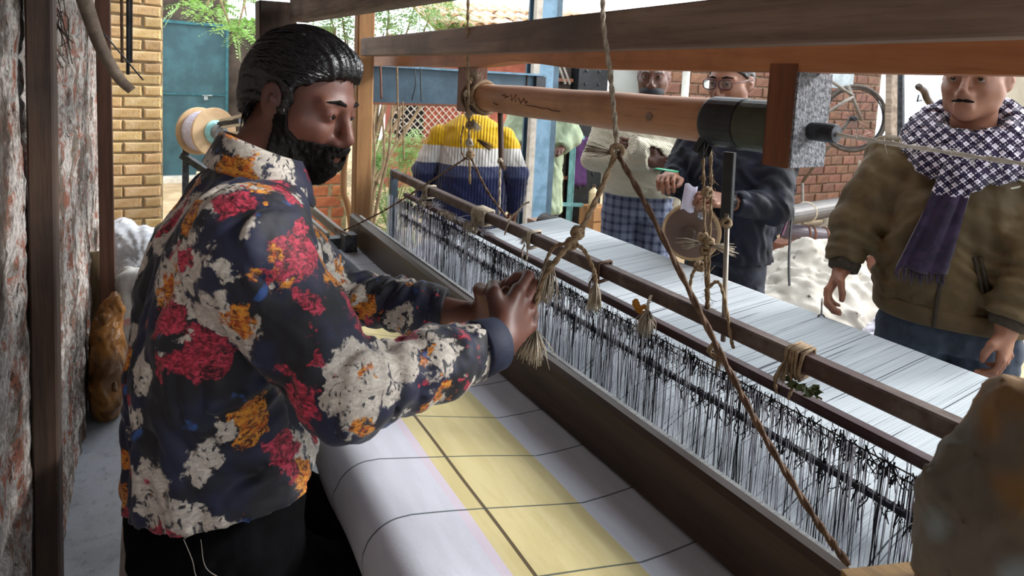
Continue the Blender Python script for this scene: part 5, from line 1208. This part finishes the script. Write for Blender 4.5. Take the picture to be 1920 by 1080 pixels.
def cap_hair(H, t, mat, th=1.06, cut=(.088, .060), nrm=(-.55, .83), fold=.001, name='hair'):
    q = SDF(H.o - .15, H.o + .15, .005)
    q.ell(H(-.012, 0, .030), np.array((.098, .079, .090)) * H.s * th, H.A, 0); q.ell(H(-.05, 0, -.01), np.array((.055, .066, .07)) * H.s * th, H.A, .02)
    q.half(H(cut[0], 0, cut[1]), -(H.f * nrm[0] + H.u * nrm[1]))
    for e in (-1, 1): q.ell(H(-.010, e*.088, -.006), np.array((.022, .022, .036)) * H.s, H.A, .006, 'sub')
    q.fold(fold, .02, 3); link(name, q.mesh(name), mat, t)

M_shoe = simple('worn_shoe', '#2a211c', '#171210', .6)
M_cream = knit('cream_knit', '#b5b09d', '#a49f8c', 150, None, .4)
def plaid():
    t = NT('blue_check'); x, y, z = t.sep()
    s = t.math('ADD', t.math('MULTIPLY', x, .73), t.math('MULTIPLY', y, -.68))
    a = t.step(t.math('SINE', t.math('MULTIPLY', s, 6.28 / .042)), .1, .7); b = t.step(t.math('SINE', t.math('MULTIPLY', z, 6.28 / .045)), .1, .7)
    c = t.mix(t.math('MULTIPLY', t.math('ADD', a, b), .5), '#6f7689', '#343a52')
    t.bump(t.noise(200), .15, .002); return t.fin(c, .85, 0, .2)
M_plaid = plaid()
M_mask = simple('dark_mask', '#26262c', '#1b1b20', .8, 30)
M_navy = simple('navy_jacket', '#10162a', '#0a0e18', .75, 10, .25, 60)
M_jeans = simple('dark_jeans', '#343944', '#22252d', .85, 14, .2, 300)
M_jeans_blue = simple('slate_jeans', '#3b4654', '#2a323e', .85, 14, .2, 300)
M_olive = simple('olive_jacket', '#5c4a2c', '#47391f', .72, 7, .2, 120)
M_olive_dk = simple('olive_rib', '#3a3022', '#2c251c', .85, 60, .4, 200)
M_white_line = simple('pale_thread', '#cfc8bb', '#b5ad9f', .8)

def masked_man():
    t = thing('person', 'standing man in cream knit sweater and checked trousers with dark mask under nose', 'person', (2.30, 2.52, 0))
    B = Body((2.30, 2.52), (-.66, -.75), None, None); F = B.F
    H = Frame(F(.075, .035, 1.565), (-.74, -.66, -.06), (0, 0, 1), 1.0)
    g = B.grid(-.22, .34, -.34, .36, .95, 1.70, .0075)
    B.rings(g, [(.98, 0, 0, .12, .16), (1.15, 0, 0, .12, .17), (1.32, 0, 0, .08, .16), (1.40, .01, 0, .05, .07)])
    put_head(g, H, F(.01, .01, 1.38))
    SR, ER, WR = F(.0, -.185, 1.295), F(.06, -.245, 1.11), F(.215, .03, 1.135)
    SL, EL, WL = F(.0, .190, 1.295), F(.06, .265, 1.12), F(.20, .02, 1.19)
    for a, b, c in ((SR, ER, WR), (SL, EL, WL)): g.chain([a, b, c], [.045, .040, .028], .02)
    put_hand(g, WR, F(.20, .125, 1.125), F.f, (0, 0, 1), (.5, .5, .3), 1.0, .02, .4); put_hand(g, WL, F(.17, -.08, 1.20), F.f, (0, 0, 1), (.4, .4, .3), 1.0, .02, .4)
    link('body', g.mesh('body'), M_skin_deep, t); put_eyes(H, t); put_brows(H, t, M_grey_hair, 0, 0)
    cap_hair(H, t, M_grey_hair, 1.015, (.082, .072), (-.50, .87), .0006)
    m = SDF(H.o - .14, H.o + .14, .004)
    m.ell(H(.040, 0, -.076), np.array((.072, .062, .044)) * H.s, H.A, 0); m.ell(H(.085, 0, -.085), np.array((.026, .040, .034)) * H.s, H.A, .02); m.half(H(.02, 0, -.07), -H.f + H.u * .1); m.half(H(.1, 0, -.056), H.u)
    mk = link('face_mask', m.mesh('face_mask'), M_mask, t)
    for e in (-1, 1): MB().tube(curve_pts([H(.03, e*.062, -.066), H(.0, e*.075, -.03), H(-.02, e*.086, .012)], 4), .0018, 5).build('ear_loop', M_mask, mk)
    s = B.grid(-.24, .36, -.38, .40, .90, 1.46, .009)
    B.rings(s, [(.925, .02, 0, .145, .185), (.97, .025, 0, .165, .198), (1.08, .03, 0, .165, .205), (1.20, .015, 0, .15, .205), (1.32, 0, 0, .105, .195), (1.40, .005, 0, .07, .085)], 2.3)
    s.chain([SR, ER], [.072, .066], .04); s.chain([ER, WR + (WR - ER) * .06], [.064, .046], .02); s.chain([SL, EL], [.072, .066], .04); s.chain([EL, WL + (WL - EL) * .30], [.064, .050], .02)
    for W_, E_ in ((WR, ER), (WL, EL)): c = W_ + (W_ - E_) * (.04 if W_ is WR else .28); s.half(c, W_ - E_, (c, .075))
    s.fold(.0045, .10, 6); s.half((0, 0, .935), (0, 0, -1)); link('sweater', s.mesh('sweater'), M_cream, t)
    n = MB().tube([F(.012 + .074 * math.cos(a), .012 + .082 * math.sin(a), 1.395 - .022 * math.cos(a)) for a in [i * 6.2832 / 22 for i in range(22)]], .011, 7, closed=True); n.build('neckband', M_cream, t)
    shoes_and_trousers(B, t, M_plaid, .94, .175, .13, .098, .105)
masked_man()

def glasses_man():
    t = thing('person', 'man in navy jacket and spectacles holding pen and folded paper beside wooden disc', 'person', (2.17, 1.80, 0))
    B = Body((2.17, 1.80), (-.96, -.28), None, None); F = B.F
    H = Frame(F(.085, -.005, 1.545), (-.955, -.24, -.12), (0, 0, 1), 1.02)
    g = B.grid(-.20, .58, -.30, .30, .98, 1.70, .0068)
    B.rings(g, [(1.0, 0, 0, .12, .16), (1.18, 0, 0, .12, .17), (1.32, 0, 0, .08, .16), (1.39, .02, 0, .05, .07)])
    put_head(g, H, F(.02, 0, 1.36))
    SR, ER, WR = F(.0, -.180, 1.285), F(.07, -.235, 1.09), F(.285, -.135, 1.145)
    SL, EL, WL = F(.0, .185, 1.285), F(.10, .225, 1.060), F(.285, .120, 1.08)
    for a, b, c in ((SR, ER, WR), (SL, EL, WL)): g.chain([a, b, c], [.045, .040, .027], .02)
    put_hand(g, WR, F(.370, -.110, 1.155), (.1, .3, 1), F.l, (.6, .8, .5), 1.0, .02, .5); put_hand(g, WL, F(.362, .080, 1.100), F.l * .7 + np.array((0, 0, .7)), -F.l * .6 + np.array((0, 0, .7)), (.7, .9, .5), 1.0, .02, .5)
    link('body', g.mesh('body'), M_skin_mid, t); put_eyes(H, t); put_brows(H, t, M_beard, 0, 0); cap_hair(H, t, M_hair, 1.06, (.090, .066), (-.55, .83))
    q = SDF(H.o - .13, H.o + .13, .003); q.chain([H(.1075, -.026, -.066), H(.112, 0, -.061), H(.1075, .026, -.066)], [.003, .005, .003], .004); q.fold(.0005, .01, 2); link('moustache', q.mesh('moustache'), M_beard, t)
    # spectacles
    fr = MB()
    for e in (-1, 1):
        pts = [H(.112 - .004 * abs(math.cos(a)) , e * (.034 + .027 * math.copysign(abs(math.cos(a)) ** .6, math.cos(a))), -.002 + .0195 * math.copysign(abs(math.sin(a)) ** .7, math.sin(a))) for a in [i * 6.2832 / 24 for i in range(24)]]
        fr.tube(pts, .0022, 6, closed=True); fr.tube(curve_pts([H(.108, e*.061, .004), H(.06, e*.076, .006), H(-.012, e*.083, .008), H(-.03, e*.084, -.012)], 4), .002, 6)
    fr.tube(curve_pts([H(.112, -.008, .002), H(.116, 0, .005), H(.112, .008, .002)], 4), .002, 6)
    f_ = fr.build('spectacles', simple('maroon_frame', '#3a1420', '#551c30', .3), t)
    for e in (-1, 1):
        ln = MB(); c = H(.1105, e*.034, -.002); ln.add([c] + [H(.1105, e * (.034 + .025 * math.copysign(abs(math.cos(a)) ** .6, math.cos(a))), -.002 + .018 * math.copysign(abs(math.sin(a)) ** .7, math.sin(a))) for a in [i * 6.2832 / 16 for i in range(16)]], [(0, i + 1, (i + 1) % 16 + 1) for i in range(16)])
        ln.build('lens', M_lens, f_)
    # jacket
    s = B.grid(-.26, .40, -.36, .38, .74, 1.46, .009)
    B.rings(s, [(.78, -.01, 0, .135, .180), (.90, 0, 0, .145, .188), (1.05, .01, 0, .15, .190), (1.20, .01, 0, .145, .195), (1.31, 0, 0, .105, .185), (1.39, .015, 0, .074, .080)], 2.3)
    s.chain([SR, ER], [.072, .065], .04); s.chain([ER, WR - (WR - ER) * .10], [.062, .044], .02); s.chain([SL, EL], [.072, .066], .04); s.chain([EL, WL - (WL - EL) * .08], [.064, .045], .02)
    for W_, E_ in ((WR, ER), (WL, EL)): c = W_ - (W_ - E_) * .12; s.half(c, W_ - E_, (c, .075))
    s.fold(.005, .09, 8); s.half((0, 0, .79), (0, 0, -1)); link('jacket', s.mesh('jacket'), M_navy, t)
    c = MB().tube([F(.018 + .070 * math.cos(a), .075 * math.sin(a), 1.400 - .018 * math.cos(a)) for a in [i * 6.2832 / 22 for i in range(22)]], .016, 7, closed=True); c.build('collar', M_navy, t)
    w = MB().lathe([(.030, -.012), (.032, -.008), (.032, .008), (.030, .012)], WL - (WL - EL) * .02, WL - EL, 16); w.build('wristwatch', simple('watch_dark', '#16171b', '#2a2b30', .3), t)
    shoes_and_trousers(B, t, M_jeans, .90, .165, .12, .10, .092)
    # things he holds / carries
    pa = MB(); v = []; k = 7
    for i in range(k):
        for j in range(5):
            a = (i / (k - 1) - .5); b = j / 4
            v.append(F(.365 - .03 * a * a + .02 * b, -.005 + .055 * a, 1.135 - .10 * b + .006 * math.sin(i)))
    pa.add(v, [(i*5+j, i*5+j+1, (i+1)*5+j+1, (i+1)*5+j) for i in range(k-1) for j in range(4)], True)
    o = pa.build('paper_sheet', simple('paper_lilac_white', '#d5d3e4', '#c4c2d6', .8, 5, .05)); tag(o, 'small folded white paper held by the man in spectacles', 'paper')
    md = o.modifiers.new('thick', 'SOLIDIFY'); md.thickness = .003
    p = MB().tube([F(.34, -.075, 1.175), F(.43, -.115, 1.188), F(.448, -.123, 1.190)], [.0042, .0042, .001], 8)
    o = p.build('pen', simple('green_pen', '#2f8f6a', '#3da87d', .4)); tag(o, 'slim green pen in the hand of the man in spectacles', 'pen')
    bp = thing('backpack', 'dark backpack with pink and black straps on man in navy jacket', 'backpack', tuple(F(-.20, .0, 1.0)))
    g = B.grid(-.42, -.08, -.24, .24, .80, 1.34, .012); g.ell(F(-.235, 0, 1.05), (.10, .15, .22), F.A, .0); g.ell(F(-.25, 0, .93), (.10, .15, .10), F.A, .04); g.fold(.003, .06, 3); link('pack', g.mesh('pack'), M_navy, bp)
    for e, mm in ((1, M_pink),):
        sb = MB(); pts = curve_pts([F(-.12, e*.10, 1.33), F(-.03, e*.140, 1.375), F(-.05, e*.205, 1.26), F(-.075, e*.222, 1.14), F(-.095, e*.215, 1.02), F(-.13, e*.18, .90)], 6); v = []
        for i, p in enumerate(pts):
            p = Vector(p); d = Vector(F.l * e * .6 + F.f * .8) ; q = Vector(F.l) * -e * .5 + Vector(F.f) * .0
            for a, b in ((-.020, 0), (.020, 0), (.020, .006), (-.020, .006)):
                dn = (Vector(pts[min(i+1, len(pts)-1)]) - Vector(pts[max(i-1, 0)])).normalized(); sd = dn.cross(Vector(F.l * e)).normalized() if i > 14 else Vector(F.l)
                v.append(p + sd * a + d.normalized() * (b + .004))
        n = len(pts); sb.add(v, [(i*4+j, i*4+(j+1) % 4, (i+1)*4+(j+1) % 4, (i+1)*4+j) for i in range(n-1) for j in range(4)], True); sb.build('shoulder_strap', mm, bp)
    dg = MB().bar(F(-.10, .228, 1.0), F(-.11, .240, .70), .018, .004, F.l, 6, F.f * .02); dg.build('strap_end', M_mask, bp)
M_lens = NT('lens_glass'); M_lens = M_lens.fin('#dfe6ea', .05, 0, .6, Transmission_Weight=.92, IOR=1.1)
M_pink = simple('plum_strap', '#7a4062', '#57304a', .85, 20)
glasses_man()

def scarf_mat():
    t = NT('patterned_scarf'); x, y, z = t.sep()
    s = t.math('ADD', t.math('MULTIPLY', x, .45), t.math('MULTIPLY', y, -.9)); v = t.comb(t.math('MULTIPLY', s, 1.0), t.math('MULTIPLY', z, 1.0), 0.0)
    sx = t.math('SINE', t.math('MULTIPLY', s, 6.28 / .034)); sz = t.math('SINE', t.math('MULTIPLY', z, 6.28 / .034))
    sx2 = t.math('SINE', t.math('MULTIPLY', s, 6.28 / .0113)); sz2 = t.math('SINE', t.math('MULTIPLY', z, 6.28 / .0113))
    h = t.math('ADD', t.math('MULTIPLY', sx, sz), t.math('MULTIPLY', t.math('MULTIPLY', sx2, sz2), .8))
    h = t.math('ADD', h, t.math('MULTIPLY_ADD', t.noise(75, None, 3), 1.5, -.75))
    pat = t.mix(t.step(h, .26, .42), '#241a35', '#cfc8d2')
    low = t.mix(t.step(t.noise(30), .4, .6), '#231a2d', '#34253c')
    c = t.mix(t.step(z, 1.232, 1.238), low, pat)
    t.bump(t.noise(300), .3, .002); return t.fin(c, .9, 0, .2, Sheen_Weight=.25)
M_scarf = scarf_mat()

def jacket_man():
    t = thing('person', 'man in olive zip jacket with purple patterned scarf standing behind white warp', 'person', (2.19, .935, 0))
    B = Body((2.19, .935), (-.86, -.51), None, None); F = B.F
    H = Frame(F(.075, -.012, 1.582), (-.985, -.17, -.06), (0, 0, 1), 1.02)
    g = B.grid(-.22, .36, -.34, .36, .68, 1.70, .0068)
    B.rings(g, [(1.0, 0, 0, .11, .15), (1.18, 0, 0, .12, .16), (1.32, 0, 0, .08, .15), (1.39, .02, 0, .05, .07)])
    put_head(g, H, F(.02, 0, 1.38))
    SR, ER, WR = F(.0, -.195, 1.305), F(.02, -.285, 1.09), np.array((1.965, 1.155, .955))
    SL, EL, WL = F(.0, .195, 1.305), np.array((2.135, .715, 1.10)), np.array((2.060, .735, .895))
    for a, b, c in ((SR, ER, WR), (SL, EL, WL)): g.chain([a, b, c], [.045, .040, .027], .02)
    hR = put_hand(g, WR, WR + np.array((-.045, .022, -.085)), (-.35, .55, -.1), (-.6, -.7, -.1), (.55, .7, .5), 1.0, .02, .7); hL = put_hand(g, WL, WL + np.array((-.01, -.012, -.095)), F.l * .9 + F.f * .4, F.f, (.5, .6, .4), 1.02, .02, .5)
    link('body', g.mesh('body'), M_skin_mid, t); put_eyes(H, t); put_brows(H, t, M_beard, 0, 0); cap_hair(H, t, M_hair, 1.05, (.086, .075), (-.5, .87))
    q = SDF(H.o - .13, H.o + .13, .003); q.chain([H(.1045, -.026, -.066), H(.1095, -.008, -.0625), H(.1095, .008, -.0625), H(.1045, .026, -.066)], [.0028, .0046, .0046, .0028], .004); q.fold(.0006, .008, 2); link('moustache', q.mesh('moustache'), M_beard, t)
    s = B.grid(-.28, .38, -.42, .42, .78, 1.50, .008)
    B.rings(s, [(.82, .0, 0, .155, .195), (.90, .0, 0, .165, .212), (1.05, .01, 0, .165, .212), (1.20, .01, 0, .155, .212), (1.32, 0, 0, .115, .200), (1.40, .01, 0, .085, .10)], 2.4)
    s.chain([SR, ER], [.080, .070], .04); s.chain([ER, WR - (WR - ER) * .06], [.070, .052], .02); s.chain([SL, EL], [.082, .075], .04); s.chain([EL, WL - (WL - EL) * .05], [.074, .056], .02)
    for W_, E_ in ((WR, ER), (WL, EL)): c = W_ - (W_ - E_) * .12; s.half(c, W_ - E_, (c, .085))
    s.fold(.0055, .11, 12, (1, 1, .8)); s.fold(.0015, .04, 5); s.pleat(EL, WL, .004, .04, 1.2); s.pleat(ER, WR, .003, .045, 1.2); s.half((0, 0, .835), (0, 0, -1))
    jk = link('jacket', s.mesh('jacket'), M_olive, t)
    for W_, E_ in ((WR, ER), (WL, EL)):
        d = Vector(W_ - E_).normalized(); m = MB().lathe([(.046, 0), (.049, .004), (.044, .034), (.036, .037), (.030, .030)], Vector(W_ - (W_ - E_) * .135), d, 22); m.sm = [True] * len(m.f); m.build('cuff', M_olive_dk, t)
    n = 44; m = MB()                       # waistband
    ring = lambda z, o: [F(.0 + (.158 + o) * math.copysign(abs(math.cos(a)) ** .83, math.cos(a)), (.200 + o) * math.copysign(abs(math.sin(a)) ** .83, math.sin(a)), z) for a in [i * 6.2832 / n for i in range(n)]]
    v = ring(.890, .008) + ring(.880, .014) + ring(.842, .012) + ring(.832, .004); m.add(v, [(i*n+j, i*n+(j+1) % n, (i+1)*n+(j+1) % n, (i+1)*n+j) for i in range(3) for j in range(n)], True); m.build('waistband', M_olive, t)
    z = MB(); zp = [F(.170 - .06 * max(0, (zz - 1.22) / .15) ** 2, -.055 + .02 * (zz - .85), zz) for zz in np.linspace(.835, 1.36, 14)]; z.tube(zp, .0055, 6); z.build('zip', M_olive_dk, jk)
    pk = MB(); pk.tube([F(.176, .020, 1.065), F(.168, .060, .935)], .0045, 6); pk.tube([F(.176, .033, 1.068), F(.166, .073, .940)], .0045, 6); pk.build('pocket_welt', M_olive_dk, jk)
    zp = MB().bar(F(.174, .064, .932), F(.172, .076, .928), .006, .004); zp.build('zip_pull', simple('zip_metal', '#c9c3b5', '#a59f92', .35, metal=.8), jk)
    bd = MB().tube(curve_pts([F(.135, .06, 1.285), F(.125, .09, 1.268), F(.110, .125, 1.285), F(.125, .10, 1.298), F(.135, .062, 1.289)], 5), .004, 6); bd.build('chest_badge', simple('worn_silver_print', '#b7b4a4', '#8f8a78', .7), jk)
    # scarf: coil round the neck and a tail down the chest
    q = B.grid(-.18, .26, -.24, .26, 1.20, 1.56, .006)
    for k, (rr, z0, z1, th) in enumerate(((.105, 1.405, 1.43, .042), (.128, 1.372, 1.385, .045))):
        P_ = []
        for i in range(17):
            a = i * 6.2832 / 16; P_.append(F(.015 + rr * math.cos(a) * .95, rr * 1.10 * math.sin(a), z0 + .012 - .052 * math.cos(a) + .012 * math.sin(a)))
        q.chain(P_, [th] * 17, .01, 'add', ((0, 0, 1), .72))
    q.chain([F(.135, .02, 1.345), F(.165, -.02, 1.29)], [.042, .040], .02)
    q.fold(.005, .05, 9, (1, 1, 1.2)); q.cone(F(.02, 0, 1.36), F(.045, 0, 1.56), .066, .076, .0, 'sub')
    sc = link('scarf', q.mesh('scarf'), M_scarf, t)
    tail = MB(); v = []; nz = 26; nl = 9
    for i in range(nz):
        u = i / (nz - 1); z_ = 1.335 - .335 * u
        for j in range(nl):
            b = j / (nl - 1) - .5; l_ = -.030 - .075 * u + b * (.075 + .050 * u)
            v.append(F(.178 - .012 * abs(b) * 2 + .007 * math.sin(j * 1.7 + u * 2) + .012 * u * (1 - u), l_, z_ + .004 * math.sin(j)))
    tail.add(v, [(i*nl+j, i*nl+j+1, (i+1)*nl+j+1, (i+1)*nl+j) for i in range(nz-1) for j in range(nl-1)], True); to = tail.build('scarf_tail', M_scarf, t); md = to.modifiers.new('thick', 'SOLIDIFY'); md.thickness = .010
    fr = MB()
    for i in range(24):
        b = i / 23 - .5; l_ = -.105 + b * .120; z0 = 1.003; fr.tube([F(.178, l_, z0), F(.180, l_ + random.uniform(-.006, .006), z0 - .02), F(.182, l_ + random.uniform(-.008, .008), z0 - random.uniform(.03, .05))], [.0022, .002, .0008], 4)
    fr.build('fringe', M_scarf, to)
    shoes_and_trousers(B, t, M_jeans_blue, .88, .180, .135, .11, .10)
    k = thing('thread_snips', 'small metal thread snips in the hand of the man in olive jacket', 'snips', tuple(hR['K']))
    K = np.array(hR['K']) + np.array((-.03, -.005, -.02)); m = MB()
    m.tube([K, K + (-.012, -.012, -.05)], .003, 6); m.build('blade', simple('steel', '#b5b8bd', '#8e9095', .3, metal=.9), k)
    m = MB(); m.tube([K + (-.012, -.012, -.05) + np.array((.010 * math.cos(a), -.006 * math.cos(a), -.012 + .014 * math.sin(a))) for a in [i * 6.2832 / 14 for i in range(14)]], .0024, 6, closed=True); m.build('finger_ring', simple('dark_steel', '#34353a', '#4a4b50', .4, metal=.7), k)
jacket_man()

def yellow_person():
    t = thing('person', 'person seen from behind in yellow, white and navy striped sweater', 'person', (1.50, 2.96, 0))
    B = Body((1.50, 2.96), (.50, .87), None, None); F = B.F
    H = Frame(F(.165, -.02, 1.375), (.52, .62, -.60), (.3, .4, .8), .95)
    g = B.grid(-.20, .36, -.34, .34, .66, 1.52, .009)
    B.rings(g, [(.80, 0, 0, .12, .15), (1.05, 0, 0, .12, .16), (1.22, .02, 0, .08, .15), (1.30, .06, 0, .05, .07)])
    put_head(g, H, F(.06, 0, 1.27))
    arms = []
    for e in (-1, 1):
        S, E, W = F(.02, e*.170, 1.185), F(-.01, e*.250, 1.00), F(.06, e*.245, .80); g.chain([S, E, W], [.043, .038, .027], .02); arms.append((S, E, W)); put_hand(g, W, W + F.f * .03 + np.array((0, 0, -.085)), F.l * e, F.f, (.4, .5, .3), .95, .02, .4)
    link('body', g.mesh('body'), M_skin_mid, t); cap_hair(H, t, M_hair, 1.06)
    s = B.grid(-.24, .26, -.38, .38, .62, 1.36, .009)
    B.rings(s, [(.66, .0, 0, .14, .175), (.78, -.005, 0, .155, .195), (.92, .0, 0, .150, .192), (1.05, .005, 0, .140, .172), (1.18, .01, 0, .120, .165), (1.25, .025, 0, .095, .150), (1.305, .055, 0, .07, .075)], 2.3)
    for S, E, W in arms: s.chain([S, E, W], [.066, .060, .048], .014); s.half(W, W - E, (W, .08))
    s.fold(.004, .09, 21); s.half((0, 0, .67), (0, 0, -1)); link('sweater', s.mesh('sweater'), M_tricolor, t)
    shoes_and_trousers(B, t, M_jeans, .68, .165, .12, .10, .095, None, .09)
def tricolor():
    t = NT('three_colour_knit'); x, y, z = t.sep(); s = t.math('ADD', t.math('MULTIPLY', x, .87), t.math('MULTIPLY', y, -.5))
    rib = t.math('SINE', t.math('MULTIPLY', s, 6.28 / .016)); row = t.math('SINE', t.math('MULTIPLY', z, 6.28 / .012))
    zz = t.math('ADD', z, t.math('MULTIPLY', rib, .001))
    c = t.mix(t.step(zz, 1.142, 1.148), '#c9c7c2', '#c39a12'); nav = t.mix(t.math('MULTIPLY', t.step(t.math('MULTIPLY', rib, row), .15, .4), t.step(zz, .985, 1.0)), '#1d2347', '#6d7492')
    c = t.mix(t.step(zz, 1.050, 1.056), nav, c); t.bump(rib, .6, .004); return t.fin(c, .9, 0, .15, Sheen_Weight=.25)
M_tricolor = tricolor()
yellow_person()

def green_person():
    t = thing('person', 'person in pale green tunic mostly hidden behind blue steel column', 'person', (2.73, 4.17, 0))
    B = Body((2.73, 4.17), (-.50, -.87), None, None); F = B.F
    H = Frame(F(.04, 0, 1.52), (-.6, -.8, -.05), (0, 0, 1), .98)
    g = B.grid(-.20, .36, -.34, .34, .60, 1.68, .012)
    B.rings(g, [(.70, 0, 0, .12, .15), (1.10, 0, 0, .12, .16), (1.30, 0, 0, .08, .15), (1.37, .0, 0, .05, .07)]); put_head(g, H, F(.0, 0, 1.34))
    arms = []
    for e in (-1, 1):
        S, E, W = F(.0, e*.18, 1.26), F(.05, e*.245, 1.09), F(.16, e*.16, 1.00); g.chain([S, E, W], [.043, .038, .027], .02); arms.append((S, E, W)); put_hand(g, W, W + F.f * .08 - F.l * e * .03, (0, 0, 1), -F.l * e, (.4, .5, .3), .95, .02, .4)
    link('body', g.mesh('body'), M_skin_deep, t); cap_hair(H, t, M_hair, 1.06)
    s = B.grid(-.24, .26, -.38, .38, .40, 1.42, .012)
    B.rings(s, [(.45, .0, 0, .16, .21), (.80, .0, 0, .14, .185), (1.05, .005, 0, .14, .185), (1.22, .0, 0, .125, .190), (1.31, .0, 0, .085, .155), (1.37, .0, 0, .07, .075)], 2.3)
    for S, E, W in arms: s.chain([S, E, W], [.078, .072, .060], .04); s.half(W, W - E, (W, .08))
    s.fold(.006, .08, 31, (1, 1, .35)); s.half((0, 0, .46), (0, 0, -1)); link('tunic', s.mesh('tunic'), simple('pale_green_cloth', '#94a085', '#828e74', .9), t)
    shoes_and_trousers(B, t, M_jeans, .60, .15, .12, .10, .09)
green_person()
